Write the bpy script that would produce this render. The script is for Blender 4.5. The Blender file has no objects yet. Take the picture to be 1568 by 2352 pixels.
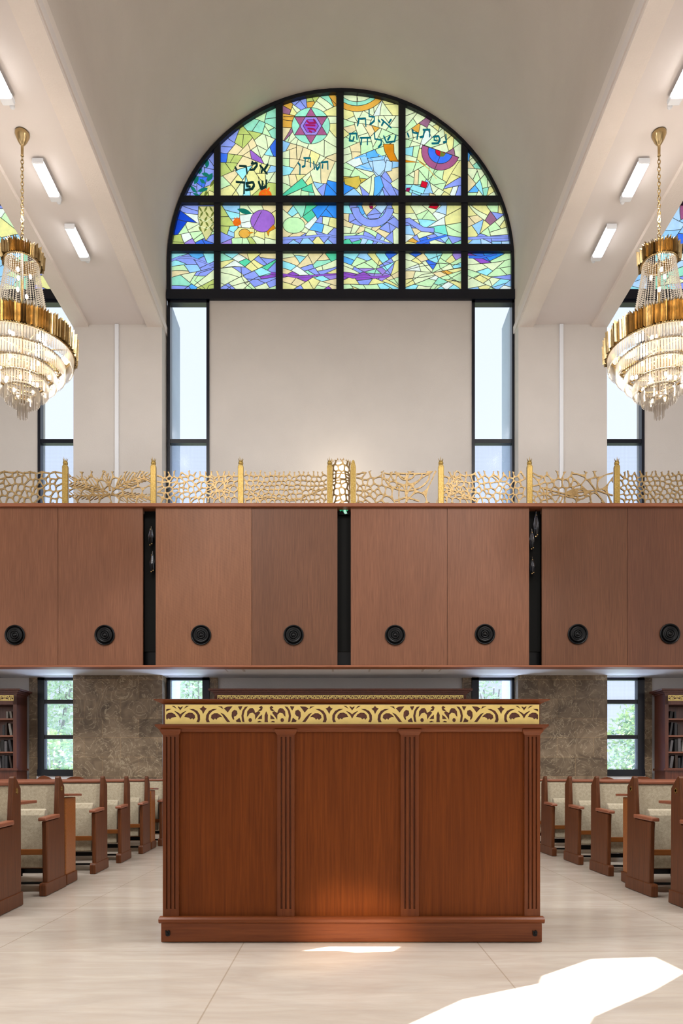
import bpy, bmesh, math, random
from mathutils import Vector, Matrix
from mathutils.geometry import delaunay_2d_cdt

random.seed(7)
SC = bpy.context.scene
COL = SC.collection
PI = math.pi
F = 1650.0            # focal length in pixels of the 1568x2352 frame
VX, VY = 778.0, 1782.0
CAMZ = 1.0

def P(px, py, Y):
    return Vector(((px - VX) / F * Y, Y, CAMZ + (VY - py) / F * Y))
def PX(px, Y): return (px - VX) / F * Y
def PZ(py, Y): return CAMZ + (VY - py) / F * Y

# ------------------------------------------------------------------ materials
def lin(c):
    f = lambda v: v / 12.92 if v <= 0.04045 else ((v + 0.055) / 1.055) ** 2.4
    return tuple(f(v) for v in c)
def rgb(r, g, b): return lin((r / 255, g / 255, b / 255)) + (1.0,)

class NT:
    def __init__(self, name):
        self.m = bpy.data.materials.new(name); self.m.use_nodes = True
        self.t = self.m.node_tree; self.t.nodes.clear()
        self.out = self.t.nodes.new('ShaderNodeOutputMaterial')
    def n(self, kind, **kw):
        x = self.t.nodes.new(kind)
        for k, v in kw.items(): setattr(x, k, v)
        return x
    def l(self, a, b): self.t.links.new(a, b)
    def done(self, sh):
        self.l(sh, self.out.inputs['Surface']); return self.m
    def coords(self, scale=(1, 1, 1), kind='Object'):
        tc = self.n('ShaderNodeTexCoord'); mp = self.n('ShaderNodeMapping')
        mp.inputs['Scale'].default_value = scale
        self.l(tc.outputs[kind], mp.inputs['Vector']); return mp.outputs['Vector']
    def noise(self, vec, scale=5, detail=4, rough=.55, dist=0):
        x = self.n('ShaderNodeTexNoise')
        x.inputs['Scale'].default_value = scale; x.inputs['Detail'].default_value = detail
        x.inputs['Roughness'].default_value = rough; x.inputs['Distortion'].default_value = dist
        self.l(vec, x.inputs['Vector']); return x.outputs['Fac']
    def ramp(self, fac, stops):
        r = self.n('ShaderNodeValToRGB'); e = r.color_ramp.elements
        while len(e) < len(stops): e.new(.5)
        for el, (p, c) in zip(e, stops): el.position = p; el.color = c
        self.l(fac, r.inputs['Fac']); return r.outputs['Color']
    def mixc(self, fac, a, b, mode='MIX'):
        x = self.n('ShaderNodeMix', data_type='RGBA', blend_type=mode)
        for s, v in ((0, fac), (6, a), (7, b)):
            if isinstance(v, (float, int)): x.inputs[s].default_value = v
            elif isinstance(v, tuple): x.inputs[s].default_value = v
            else: self.l(v, x.inputs[s])
        return x.outputs[2]
    def bump(self, h, strength=.2, dist=.01):
        b = self.n('ShaderNodeBump'); b.inputs['Strength'].default_value = strength
        b.inputs['Distance'].default_value = dist; self.l(h, b.inputs['Height']); return b.outputs['Normal']
    def pbsdf(self, color, rough=.5, metal=0, normal=None, coat=0, spec=.5):
        p = self.n('ShaderNodeBsdfPrincipled')
        if isinstance(color, tuple): p.inputs['Base Color'].default_value = color
        else: self.l(color, p.inputs['Base Color'])
        if isinstance(rough, (float, int)): p.inputs['Roughness'].default_value = rough
        else: self.l(rough, p.inputs['Roughness'])
        p.inputs['Metallic'].default_value = metal; p.inputs['Coat Weight'].default_value = coat
        p.inputs['Coat Roughness'].default_value = .2
        p.inputs['Specular IOR Level'].default_value = spec
        if normal is not None: self.l(normal, p.inputs['Normal'])
        return p

def m_plaster(name, col, var=.06, bump=.25, scale=60):
    t = NT(name); v = t.coords()
    n = t.noise(v, 1.3, 3); fine = t.noise(v, scale, 3, .6)
    d = tuple(c * (1 - var) for c in col[:3]) + (1,)
    c = t.ramp(n, [(.3, d), (.7, col)])
    return t.done(t.pbsdf(c, .85, normal=t.bump(fine, bump, .01), spec=.25).outputs[0])

def m_wood(name, a, b, rough=.35, axis='z', coat=.15, gs=1.0, ripple=False, spec=.4):
    t = NT(name)
    sc = {'z': (26 * gs, 26 * gs, 1.1), 'x': (1.1, 26 * gs, 26 * gs)}[axis]
    v = t.coords(sc)
    g = t.noise(v, 2.2, 6, .62, .35)
    big = t.noise(t.coords({'z': (1.6, 1.6, .35), 'x': (.35, 1.6, 1.6)}[axis]), 1.5, 2)
    c1 = t.ramp(g, [(.32, a), (.68, b)])
    dark = tuple(x * .82 for x in a[:3]) + (1,)
    fac = t.ramp(big, [(.35, (0, 0, 0, 1)), (.75, (.4, .4, .4, 1))])
    c = t.mixc(fac, c1, dark)
    if ripple:
        w = t.n('ShaderNodeTexWave'); w.inputs['Scale'].default_value = 5; w.inputs['Distortion'].default_value = 6
        w.inputs['Detail'].default_value = 3; w.bands_direction = 'DIAGONAL'
        t.l(t.coords((1.5, 1.5, 2.4)), w.inputs['Vector'])
        c = t.mixc(t.mixc(1.0, w.outputs['Fac'], (.16, .16, .16, 1), 'MULTIPLY'), c, b)
    return t.done(t.pbsdf(c, rough, normal=t.bump(g, .06, .004), coat=coat, spec=spec).outputs[0])

def m_plain(name, col, rough=.5, metal=0, coat=0, noise=0, ns=30, spec=.5):
    t = NT(name)
    if noise:
        v = t.coords(); f = t.noise(v, ns, 4)
        lo = tuple(c * (1 - noise) for c in col[:3]) + (1,)
        hi = tuple(min(1, c * (1 + noise * .6)) for c in col[:3]) + (1,)
        c = t.ramp(f, [(.3, lo), (.7, hi)])
        return t.done(t.pbsdf(c, rough, metal, t.bump(f, .25, .006), coat, spec).outputs[0])
    return t.done(t.pbsdf(col, rough, metal, coat=coat, spec=spec).outputs[0])

def m_emit(name, col, s):
    t = NT(name); e = t.n('ShaderNodeEmission'); e.inputs[0].default_value = col; e.inputs[1].default_value = s
    return t.done(e.outputs[0])

def m_clear(name, tint=(.97, .98, 1, 1), screen=0.0, frost=0.0):
    """window glass: mostly clear, a little reflection, optionally a fine insect screen"""
    t = NT(name); tr = t.n('ShaderNodeBsdfTransparent'); tr.inputs[0].default_value = tint
    gl = t.n('ShaderNodeBsdfGlossy'); gl.inputs['Roughness'].default_value = .12
    mx = t.n('ShaderNodeMixShader'); mx.inputs[0].default_value = .015
    t.l(tr.outputs[0], mx.inputs[1]); t.l(gl.outputs[0], mx.inputs[2]); last = mx.outputs[0]
    if screen:
        br = t.n('ShaderNodeTexBrick'); br.offset = 0
        br.inputs['Scale'].default_value = 1; br.inputs['Brick Width'].default_value = .022
        br.inputs['Row Height'].default_value = .022; br.inputs['Mortar Size'].default_value = .0035
        br.inputs['Color1'].default_value = (0, 0, 0, 1); br.inputs['Color2'].default_value = (0, 0, 0, 1)
        br.inputs['Mortar'].default_value = (screen, screen, screen, 1)
        mp = t.n('ShaderNodeMapping'); mp.inputs['Rotation'].default_value = (PI / 2, 0, 0)
        tc = t.n('ShaderNodeTexCoord'); t.l(tc.outputs['Object'], mp.inputs[0]); t.l(mp.outputs[0], br.inputs['Vector'])
        df = t.n('ShaderNodeBsdfTranslucent'); df.inputs[0].default_value = (.62, .68, .8, 1)
        m2 = t.n('ShaderNodeMixShader'); t.l(br.outputs['Color'], m2.inputs[0])
        t.l(last, m2.inputs[1]); t.l(df.outputs[0], m2.inputs[2]); last = m2.outputs[0]
    if frost:
        df = t.n('ShaderNodeBsdfTranslucent'); df.inputs[0].default_value = (.86, .92, .98, 1)
        m2 = t.n('ShaderNodeMixShader'); m2.inputs[0].default_value = frost
        t.l(last, m2.inputs[1]); t.l(df.outputs[0], m2.inputs[2]); last = m2.outputs[0]
    return t.done(last)

def m_crystal(name, tint, body=.2, gloss=.25):
    t = NT(name); tr = t.n('ShaderNodeBsdfTransparent'); tr.inputs[0].default_value = tint
    gl = t.n('ShaderNodeBsdfGlossy'); gl.inputs['Roughness'].default_value = .08
    tl = t.n('ShaderNodeBsdfTranslucent'); tl.inputs[0].default_value = (.95, .9, .82, 1)
    lw = t.n('ShaderNodeLayerWeight'); lw.inputs[0].default_value = gloss
    m1 = t.n('ShaderNodeMixShader'); t.l(lw.outputs['Facing'], m1.inputs[0])
    t.l(tr.outputs[0], m1.inputs[1]); t.l(gl.outputs[0], m1.inputs[2])
    m2 = t.n('ShaderNodeMixShader'); m2.inputs[0].default_value = body
    t.l(m1.outputs[0], m2.inputs[1]); t.l(tl.outputs[0], m2.inputs[2])
    return t.done(m2.outputs[0])

def m_stained():
    t = NT('stained_glass'); a = t.n('ShaderNodeVertexColor', layer_name='Col')
    n = t.noise(t.coords(), 9, 4, .6)
    sh = t.ramp(n, [(.25, (.74, .78, .82, 1)), (.75, (1, 1, 1, 1))])
    c = t.mixc(1.0, a.outputs['Color'], sh, 'MULTIPLY')
    tl = t.n('ShaderNodeBsdfTranslucent'); t.l(c, tl.inputs[0])
    em = t.n('ShaderNodeEmission'); t.l(c, em.inputs[0]); em.inputs[1].default_value = .34  # added glow standing in for part of the daylight through the glass
    ad = t.n('ShaderNodeAddShader'); t.l(tl.outputs[0], ad.inputs[0]); t.l(em.outputs[0], ad.inputs[1])
    return t.done(ad.outputs[0])

def m_floor():
    t = NT('floor_travertine'); v = t.coords((1, 1, 1))
    n1 = t.noise(t.coords((.8, 3.0, 1)), 1.6, 6, .6, .8); n2 = t.noise(t.coords((2.0, 9.0, 1)), 2.2, 5, .6, .5)
    c = t.ramp(n1, [(.3, rgb(186, 175, 162)), (.7, rgb(208, 199, 187))])
    c = t.mixc(t.ramp(n2, [(.45, (0, 0, 0, 1)), (.75, (.45, .45, .45, 1))]), c, rgb(190, 175, 157))
    br = t.n('ShaderNodeTexBrick'); br.offset = 0.0
    br.inputs['Scale'].default_value = 1; br.inputs['Brick Width'].default_value = 1.4; br.inputs['Row Height'].default_value = 1.4
    br.inputs['Mortar Size'].default_value = .004; br.inputs['Mortar Smooth'].default_value = .3
    br.inputs['Color1'].default_value = (1, 1, 1, 1); br.inputs['Color2'].default_value = (.94, .93, .92, 1)
    br.inputs['Mortar'].default_value = (.72, .68, .62, 1)
    mp = t.n('ShaderNodeMapping'); mp.inputs['Location'].default_value = (.57, .1, 0)
    tc = t.n('ShaderNodeTexCoord'); t.l(tc.outputs['Object'], mp.inputs[0]); t.l(mp.outputs[0], br.inputs['Vector'])
    c = t.mixc(1.0, c, br.outputs['Color'], 'MULTIPLY')
    return t.done(t.pbsdf(c, .2, spec=.5).outputs[0])

def m_stone():
    t = NT('pier_marble')
    mp = t.n('ShaderNodeMapping'); mp.inputs['Rotation'].default_value = (PI / 2, 0, 0)
    tc = t.n('ShaderNodeTexCoord'); t.l(tc.outputs['Object'], mp.inputs[0])
    n = t.noise(tc.outputs['Object'], 2.6, 7, .62, 1.4)
    c = t.ramp(n, [(.25, rgb(78, 64, 48)), (.5, rgb(124, 106, 84)), (.75, rgb(152, 134, 110))])
    n3 = t.noise(tc.outputs['Object'], 3.2, 3, .5, 2.6)
    vein = t.ramp(n3, [(.475, (0, 0, 0, 1)), (.5, (.6, .6, .6, 1)), (.525, (0, 0, 0, 1))])
    c = t.mixc(vein, c, rgb(190, 176, 148))
    br = t.n('ShaderNodeTexBrick'); br.offset = .5
    br.inputs['Scale'].default_value = 1; br.inputs['Brick Width'].default_value = .62; br.inputs['Row Height'].default_value = .33
    br.inputs['Mortar Size'].default_value = .005; br.inputs['Color1'].default_value = (1.15, 1.15, 1.15, 1)
    br.inputs['Color2'].default_value = (.62, .6, .58, 1); br.inputs['Mortar'].default_value = (1.25, 1.18, 1.05, 1)
    t.l(mp.outputs[0], br.inputs['Vector'])
    c = t.mixc(1.0, c, br.outputs['Color'], 'MULTIPLY')
    return t.done(t.pbsdf(c, .42).outputs[0])

def m_fabric():
    t = NT('seat_fabric'); v = t.coords()
    a = t.noise(v, 160, 3, .7); b = t.noise(v, 40, 3)
    c = t.ramp(t.mixc(.5, a, b), [(.35, rgb(158, 147, 124)), (.65, rgb(188, 178, 155))])
    p = t.pbsdf(c, .9, normal=t.bump(a, .3, .004), spec=.2); p.inputs['Sheen Weight'].default_value = .2
    return t.done(p.outputs[0])

def m_brass(name, lo, hi, rough=.32, ns=40, metal=.85):
    t = NT(name); f = t.noise(t.coords(), ns, 4)
    c = t.ramp(f, [(.3, lo), (.7, hi)])
    return t.done(t.pbsdf(c, rough, metal, t.bump(f, .35, .006)).outputs[0])

def m_leaf(name, a, b):
    t = NT(name); f = t.noise(t.coords(), 6, 2)
    c = t.ramp(f, [(.3, a), (.7, b)])
    d = t.n('ShaderNodeBsdfDiffuse'); t.l(c, d.inputs[0]); tl = t.n('ShaderNodeBsdfTranslucent'); t.l(c, tl.inputs[0])
    mx = t.n('ShaderNodeMixShader'); mx.inputs[0].default_value = .5
    t.l(d.outputs[0], mx.inputs[1]); t.l(tl.outputs[0], mx.inputs[2]); return t.done(mx.outputs[0])

M = dict(
    wall=m_plaster('wall_plaster', rgb(212, 207, 202)),
    vault=m_plaster('vault_plaster', rgb(218, 208, 199), .05, .35, 45),
    strip=m_plaster('soffit_paint', rgb(228, 220, 216), .03, .08),
    rib=m_plaster('rib_roughcast', rgb(236, 226, 218), .06, .6, 55),
    greywall=m_plaster('grey_wall', rgb(206, 204, 204), .05),
    white=m_plain('white_paint', rgb(232, 236, 242), .5),
    floor=m_floor(), stone=m_stone(), fabric=m_fabric(),
    black=m_plain('black_metal', rgb(13, 19, 32), .35, spec=.4),
    lead=m_plain('lead_came', rgb(84, 90, 84), .6),
    gloss_black=m_plain('black_panel', rgb(24, 24, 23), .6, spec=.08),
    dark=m_plain('dark_rubber', rgb(9, 10, 12), .32, spec=.22),
    lect=m_wood('lectern_veneer', rgb(96, 45, 10), rgb(121, 61, 17), .5, 'z', .0, 1.3, spec=.15),
    lecth=m_wood('lectern_moulding', rgb(98, 47, 18), rgb(124, 66, 30), .42, 'x', .0, spec=.3),
    pil=m_wood('pilaster_wood', rgb(92, 43, 14), rgb(116, 60, 23), .42, 'z', .0, spec=.25),
    fasc=m_wood('balcony_veneer', rgb(90, 57, 38), rgb(114, 75, 52), .45, 'z', 0, 1.6, spec=.3),
    fascl=m_wood('balcony_veneer_lighter', rgb(107, 68, 47), rgb(134, 89, 64), .45, 'z', 0, 1.6, spec=.3),
    fascr=m_wood('balcony_rippled_veneer', rgb(110, 70, 46), rgb(136, 91, 63), .45, 'z', 0, 1.6, True, .3),
    fascd=m_wood('balcony_veneer_darker', rgb(88, 55, 39), rgb(110, 71, 51), .45, 'z', 0, 1.6, spec=.3),
    cap=m_wood('balcony_rail_wood', rgb(130, 78, 52), rgb(158, 100, 72), .45, 'x', 0, spec=.3),
    pew=m_wood('pew_walnut', rgb(78, 42, 20), rgb(108, 62, 34), .42, 'z', 0, spec=.25),
    pewh=m_wood('pew_rail_wood', rgb(120, 68, 46), rgb(154, 96, 70), .38, 'x', .1),
    pewo=m_wood('pew_honey_wood', rgb(126, 72, 26), rgb(156, 94, 42), .38, 'x', .1),
    book_w=m_wood('bookcase_wood', rgb(76, 34, 20), rgb(108, 56, 36), .4, 'z', .1),
    gold=m_plain('gold_plate', rgb(240, 216, 132), .45, .08, noise=.06, ns=18),
    brass=m_brass('cast_brass', rgb(132, 104, 62), rgb(186, 158, 110), .42, 40, .6),
    brassp=m_brass('hammered_brass', rgb(140, 112, 50), rgb(188, 160, 92), .4, 60, .65),
    brassc=m_brass('polished_brass', rgb(160, 136, 92), rgb(196, 172, 128), .24, 8, .95),
    crystal=m_crystal('crystal', (.88, .86, .84, 1), .32, .4),
    bead=m_crystal('crystal_bead', (.96, .94, .92, 1), .55, .4),
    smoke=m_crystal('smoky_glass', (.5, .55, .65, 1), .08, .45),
    bulb=m_emit('bulb_glow', (1, .88, .70, 1), 9),
    tube=m_emit('tube_glow', (1, .98, .96, 1), 20),
    lampg=m_emit('lamp_glow', (1, .88, .72, 1), 2.4),
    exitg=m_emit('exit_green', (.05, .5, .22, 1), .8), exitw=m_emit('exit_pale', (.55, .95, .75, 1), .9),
    pane=m_clear('window_glass'), panes=m_clear('screened_glass', (.86, .89, .97, 1), screen=.07),
    stained=m_stained(),
    concrete=m_plaster('outside_concrete', rgb(176, 188, 204), .1, .5, 30),
    ground=m_plain('outside_ground', rgb(120, 130, 100), .9, noise=.3, ns=3),
    leaf1=m_leaf('leaf_pale', rgb(176, 208, 176), rgb(240, 250, 214)),
    leaf2=m_leaf('leaf_mid', rgb(120, 160, 130), rgb(224, 240, 160)),
    bark=m_plain('bark', rgb(140, 136, 124), .9, noise=.2),
)

# ------------------------------------------------------------------ mesh helpers
class MB:
    def __init__(self): self.v = []; self.f = []; self.mi = []; self.cur = 0; self.smooth = set()
    def add(self, vs, fs, smooth=False):
        b = len(self.v); self.v += [Vector(x) for x in vs]
        for f in fs:
            if smooth: self.smooth.add(len(self.f))
            self.f.append([b + i for i in f]); self.mi.append(self.cur)
        return self
    def box(self, x0, x1, y0, y1, z0, z1):
        if x0 > x1: x0, x1 = x1, x0
        if y0 > y1: y0, y1 = y1, y0
        if z0 > z1: z0, z1 = z1, z0
        v = [(x0, y0, z0), (x1, y0, z0), (x1, y1, z0), (x0, y1, z0), (x0, y0, z1), (x1, y0, z1), (x1, y1, z1), (x0, y1, z1)]
        return self.add(v, [(0, 3, 2, 1), (4, 5, 6, 7), (0, 1, 5, 4), (1, 2, 6, 5), (2, 3, 7, 6), (3, 0, 4, 7)])
    def prism(self, poly, lo, hi, axis='x'):
        """poly: 2-D outline; axis x -> (y,z), axis y -> (x,z), axis z -> (x,y)"""
        def m(p, t): return {'x': (t, p[0], p[1]), 'y': (p[0], t, p[1]), 'z': (p[0], p[1], t)}[axis]
        n = len(poly); v = [m(p, lo) for p in poly] + [m(p, hi) for p in poly]
        fs = [tuple(range(n)), tuple(range(2 * n - 1, n - 1, -1))]
        fs += [(i, i + n, (i + 1) % n + n, (i + 1) % n) for i in range(n)]
        return self.add(v, fs)
    def lathe(self, prof, c, n=24, smooth=True, axis='z', flip=False):
        vs = []; fs = []
        for r, h in prof:
            for k in range(n):
                a = 2 * PI * k / n
                x, y = r * math.cos(a), r * math.sin(a)
                vs.append({'z': (c[0] + x, c[1] + y, c[2] + h), 'y': (c[0] + x, c[1] + h, c[2] + y)}[axis])
        for i in range(len(prof) - 1):
            for k in range(n):
                a, b = i * n + k, i * n + (k + 1) % n
                fs.append((a, b, b + n, a + n))
        if prof[0][0] > 1e-6: fs.append(tuple(range(n))[::-1])
        if prof[-1][0] > 1e-6: fs.append(tuple((len(prof) - 1) * n + k for k in range(n)))
        return self.add(vs, fs, smooth)
    def tube(self, pts, r, n=8, closed=False, taper=None):
        pts = [Vector(p) for p in pts]; N = len(pts); vs = []; fs = []
        up0 = None
        for i, p in enumerate(pts):
            a = pts[(i - 1) % N] if (closed or i > 0) else p
            b = pts[(i + 1) % N] if (closed or i < N - 1) else p
            d = (b - a).normalized()
            if up0 is None or abs(d.dot(up0)) > .95:
                up0 = Vector((0, 0, 1)) if abs(d.z) < .9 else Vector((1, 0, 0))
            s = d.cross(up0).normalized(); u = s.cross(d).normalized(); up0 = u
            rr = r if taper is None else r * taper[i]
            for k in range(n):
                t = 2 * PI * k / n
                vs.append(p + s * math.cos(t) * rr + u * math.sin(t) * rr)
        M_ = N if closed else N - 1
        for i in range(M_):
            for k in range(n):
                a, b = i * n + k, i * n + (k + 1) % n
                j = ((i + 1) % N) * n
                fs.append((a, b, j + (k + 1) % n, j + k))
        if not closed: fs += [tuple(range(n))[::-1], tuple((N - 1) * n + k for k in range(n))]
        return self.add(vs, fs, True)
    def ball(self, c, r, n=10, m=6, sc=(1, 1, 1)):
        vs = [(c[0], c[1], c[2] - r * sc[2])]
        for i in range(1, m):
            t = -PI / 2 + PI * i / m
            for k in range(n):
                a = 2 * PI * k / n
                vs.append((c[0] + r * sc[0] * math.cos(t) * math.cos(a), c[1] + r * sc[1] * math.cos(t) * math.sin(a), c[2] + r * sc[2] * math.sin(t)))
        vs.append((c[0], c[1], c[2] + r * sc[2])); T = len(vs) - 1; fs = []
        for k in range(n):
            fs.append((0, 1 + (k + 1) % n, 1 + k)); fs.append((T, T - n + k, T - n + (k + 1) % n))
        for i in range(m - 2):
            for k in range(n):
                a, b = 1 + i * n + k, 1 + i * n + (k + 1) % n
                fs.append((a, b, b + n, a + n))
        return self.add(vs, fs, True)
    def build(self, name, mat, parent=None, bevel=0, fix=True):
        off = Vector()
        p = parent
        while p is not None: off += p.location; p = p.parent
        me = bpy.data.meshes.new(name)
        me.from_pydata([v - off for v in self.v], [], self.f)
        for m in (mat if isinstance(mat, (list, tuple)) else [mat]): me.materials.append(m)
        for i, p in enumerate(me.polygons):
            p.material_index = self.mi[i]; p.use_smooth = i in self.smooth
        if fix:
            bm = bmesh.new(); bm.from_mesh(me); bmesh.ops.recalc_face_normals(bm, faces=bm.faces); bm.to_mesh(me); bm.free()
        o = bpy.data.objects.new(name, me); COL.objects.link(o)
        if parent: o.parent = parent
        if bevel:
            b = o.modifiers.new('soft', 'BEVEL'); b.width = bevel; b.segments = 2; b.limit_method = 'ANGLE'
        return o

def thing(name, label, cat, loc=(0, 0, 0), group=None, kind=None):
    o = bpy.data.objects.new(name, None); COL.objects.link(o); o.location = loc
    o.empty_display_size = .1
    return tag(o, label, cat, group, kind)
def tag(o, label=None, cat=None, group=None, kind=None):
    if label: o['label'] = label
    if cat: o['category'] = cat
    if group: o['group'] = group
    if kind: o['kind'] = kind
    return o
def structure(o, label=None):
    o['kind'] = 'structure'
    if label: o['label'] = label
    return o
CHILDREN = {}
def copy_tree(o, parent=None):
    c = o.copy(); COL.objects.link(c)
    if parent: c.parent = parent; c.matrix_parent_inverse = Matrix.Identity(4)
    for ch in [x for x in bpy.data.objects if x.parent == o]: copy_tree(ch, c)
    return c

# ------------------------------------------------------------------ 2-D helpers
def clip_half(poly, a, b, c):
    """keep a*x+b*y<=c"""
    out = []
    for i in range(len(poly)):
        p, q = poly[i], poly[(i + 1) % len(poly)]
        dp, dq = a * p[0] + b * p[1] - c, a * q[0] + b * q[1] - c
        if dp <= 0: out.append(p)
        if (dp < 0 < dq) or (dq < 0 < dp):
            t = dp / (dp - dq); out.append((p[0] + (q[0] - p[0]) * t, p[1] + (q[1] - p[1]) * t))
    return out
def voronoi(seeds, poly, ky=1.0):
    S = [(x, y * ky) for x, y in seeds]; Pp = [(x, y * ky) for x, y in poly]; res = []
    for i, (x, y) in enumerate(S):
        c = Pp
        for j, (u, w) in enumerate(S):
            if i == j or not c: continue
            a, b = u - x, w - y
            if a * a + b * b < 1e-12: continue
            c = clip_half(c, a, b, (u * u + w * w - x * x - y * y) / 2)
        res.append([(px, py / ky) for px, py in c])
    return res
def leaded(seeds, poly, rnd, flat, ky=1.0):
    """cut a polygon by straight lead lines until each piece holds one seed"""
    out = []
    def go(ix, pl):
        if len(pl) < 3: return
        if len(ix) == 1: out.append((pl, ix[0])); return
        best = None; big = max(max(seeds[i][0] for i in ix) - min(seeds[i][0] for i in ix), ky * (max(seeds[i][1] for i in ix) - min(seeds[i][1] for i in ix))) + 1e-9
        for _ in range(16):
            a = rnd.gauss(PI / 2, .28) if rnd.random() < flat else rnd.uniform(0, PI)
            nx, ny = math.cos(a), math.sin(a)
            v = sorted(nx * seeds[i][0] + ny * seeds[i][1] for i in ix)
            ext = v[-1] - v[0] + 1e-9; n = len(v)
            for k in range(1, n):
                bal = 1 - abs(k / n - .5) * 1.5
                sc = (v[k] - v[k - 1]) / ext * 1.5 + bal + rnd.uniform(0, .35) + 2.4 * ext * math.hypot(nx, ny * ky) / big
                if v[k] - v[k - 1] > 1.2 and (best is None or sc > best[0]): best = (sc, nx, ny, (v[k] + v[k - 1]) / 2)
        if best is None: out.append((pl, ix[0])); return
        _, nx, ny, c = best
        go([i for i in ix if nx * seeds[i][0] + ny * seeds[i][1] <= c], clip_half(pl, nx, ny, c))
        go([i for i in ix if nx * seeds[i][0] + ny * seeds[i][1] > c], clip_half(pl, -nx, -ny, -c))
    go(list(range(len(seeds))), poly)
    return out
def area(p): return sum(p[i][0] * p[(i + 1) % len(p)][1] - p[(i + 1) % len(p)][0] * p[i][1] for i in range(len(p))) / 2
def inset(poly, d):
    if len(poly) < 3: return []
    if area(poly) < 0: poly = poly[::-1]
    out = poly
    for i in range(len(poly)):
        p, q = poly[i], poly[(i + 1) % len(poly)]
        ex, ey = q[0] - p[0], q[1] - p[1]; L = math.hypot(ex, ey)
        if L < 1e-9: continue
        nx, ny = ey / L, -ex / L
        out = clip_half(out, nx, ny, nx * p[0] + ny * p[1] - d)
        if len(out) < 3: return []
    return out
def subdiv(poly, step):
    out = []
    for i in range(len(poly)):
        p, q = poly[i], poly[(i + 1) % len(poly)]
        n = max(1, int(math.hypot(q[0] - p[0], q[1] - p[1]) / step))
        out += [(p[0] + (q[0] - p[0]) * k / n, p[1] + (q[1] - p[1]) * k / n) for k in range(n)]
    return out
def chaikin(poly, it=2):
    for _ in range(it):
        o = []
        for i in range(len(poly)):
            p, q = poly[i], poly[(i + 1) % len(poly)]
            o += [(p[0] * .75 + q[0] * .25, p[1] * .75 + q[1] * .25), (p[0] * .25 + q[0] * .75, p[1] * .25 + q[1] * .75)]
        poly = o
    return poly
def clean(poly, eps):
    o = []
    for p in poly:
        if not o or math.hypot(p[0] - o[-1][0], p[1] - o[-1][1]) > eps: o.append(p)
    while len(o) > 1 and math.hypot(o[0][0] - o[-1][0], o[0][1] - o[-1][1]) <= eps: o.pop()
    return o
def planar(polys, eps=1e-5):
    """overlapping polygons -> (verts, [(tri, set of polygon indices covering it)])"""
    vs, fs, back = [], [], []
    for k, p in enumerate(polys):
        p = clean(p, eps * 5)
        if len(p) < 3 or abs(area(p)) < eps * eps: continue
        if area(p) < 0: p = p[::-1]
        fs.append(list(range(len(vs), len(vs) + len(p)))); vs += [Vector(q) for q in p]; back.append(k)
    ov, oe, of, a, b, orig = delaunay_2d_cdt(vs, [], fs, 1, eps, True)
    return [tuple(v) for v in ov], [(list(f), {back[i] for i in o}) for f, o in zip(of, orig) if o]
def ribbon(pts, w, w1=None):
    """polyline -> outline polygon of width w (tapering to w1)"""
    w1 = w if w1 is None else w1; L, R = [], []; n = len(pts)
    for i in range(n):
        a, b = pts[max(0, i - 1)], pts[min(n - 1, i + 1)]
        dx, dy = b[0] - a[0], b[1] - a[1]; l = math.hypot(dx, dy) or 1
        h = (w + (w1 - w) * i / max(1, n - 1)) / 2
        L.append((pts[i][0] - dy / l * h, pts[i][1] + dx / l * h)); R.append((pts[i][0] + dy / l * h, pts[i][1] - dx / l * h))
    return L + R[::-1]
def ellipse(cx, cy, rx, ry, ang=0, n=20):
    c, s = math.cos(ang), math.sin(ang)
    return [(cx + rx * math.cos(2 * PI * k / n) * c - ry * math.sin(2 * PI * k / n) * s,
             cy + rx * math.cos(2 * PI * k / n) * s + ry * math.sin(2 * PI * k / n) * c) for k in range(n)]
def leafshape(cx, cy, L, W, ang, n=8):
    c, s = math.cos(ang), math.sin(ang); pts = []
    for k in range(n + 1): pts.append((-L / 2 + L * k / n, W / 2 * math.sin(PI * k / n)))
    for k in range(n - 1, 0, -1): pts.append((-L / 2 + L * k / n, -W / 2 * math.sin(PI * k / n)))
    return [(cx + x * c - y * s, cy + x * s + y * c) for x, y in pts]
def hull(pts):
    pts = sorted(set(pts))
    def half(ps):
        h = []
        for p in ps:
            while len(h) > 1 and (h[-1][0] - h[-2][0]) * (p[1] - h[-2][1]) - (h[-1][1] - h[-2][1]) * (p[0] - h[-2][0]) <= 0: h.pop()
            h.append(p)
        return h
    a, b = half(pts), half(pts[::-1]); return a[:-1] + b[:-1]
def extruded(mb, verts, tris, tomap, depth):
    """solid plate from kept triangles: front, back and the walls round every edge that bounds the plate"""
    used = {}; vs = []
    for t in tris:
        for i in t:
            if i not in used: used[i] = len(used); vs.append(verts[i])
    n = len(vs); V = [tomap(p, 0) for p in vs] + [tomap(p, depth) for p in vs]
    fs = []; cnt = {}
    for t in tris:
        a = [used[i] for i in t]; fs.append(tuple(a)); fs.append(tuple(i + n for i in a[::-1]))
        for k in range(len(a)):
            e = (a[k], a[(k + 1) % len(a)]); cnt[e] = cnt.get(e, 0) + 1
    for (a, b) in cnt:
        if (b, a) not in cnt: fs.append((b, a, a + n, b + n))
    mb.add(V, fs)

# ------------------------------------------------------------------ the setting
W = 12.55                 # plane of the window wall
PF = 12.25                # front of the piers
FY = 11.13                # front of the gallery
CX = [-7.545, .025, 7.61] # bay centres
PC = [-11.36, -3.77, 3.815, 11.4]
ZS = 8.70
def simple(name, mb, mat, **k): return structure(mb.build(name, mat, **k))

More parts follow.
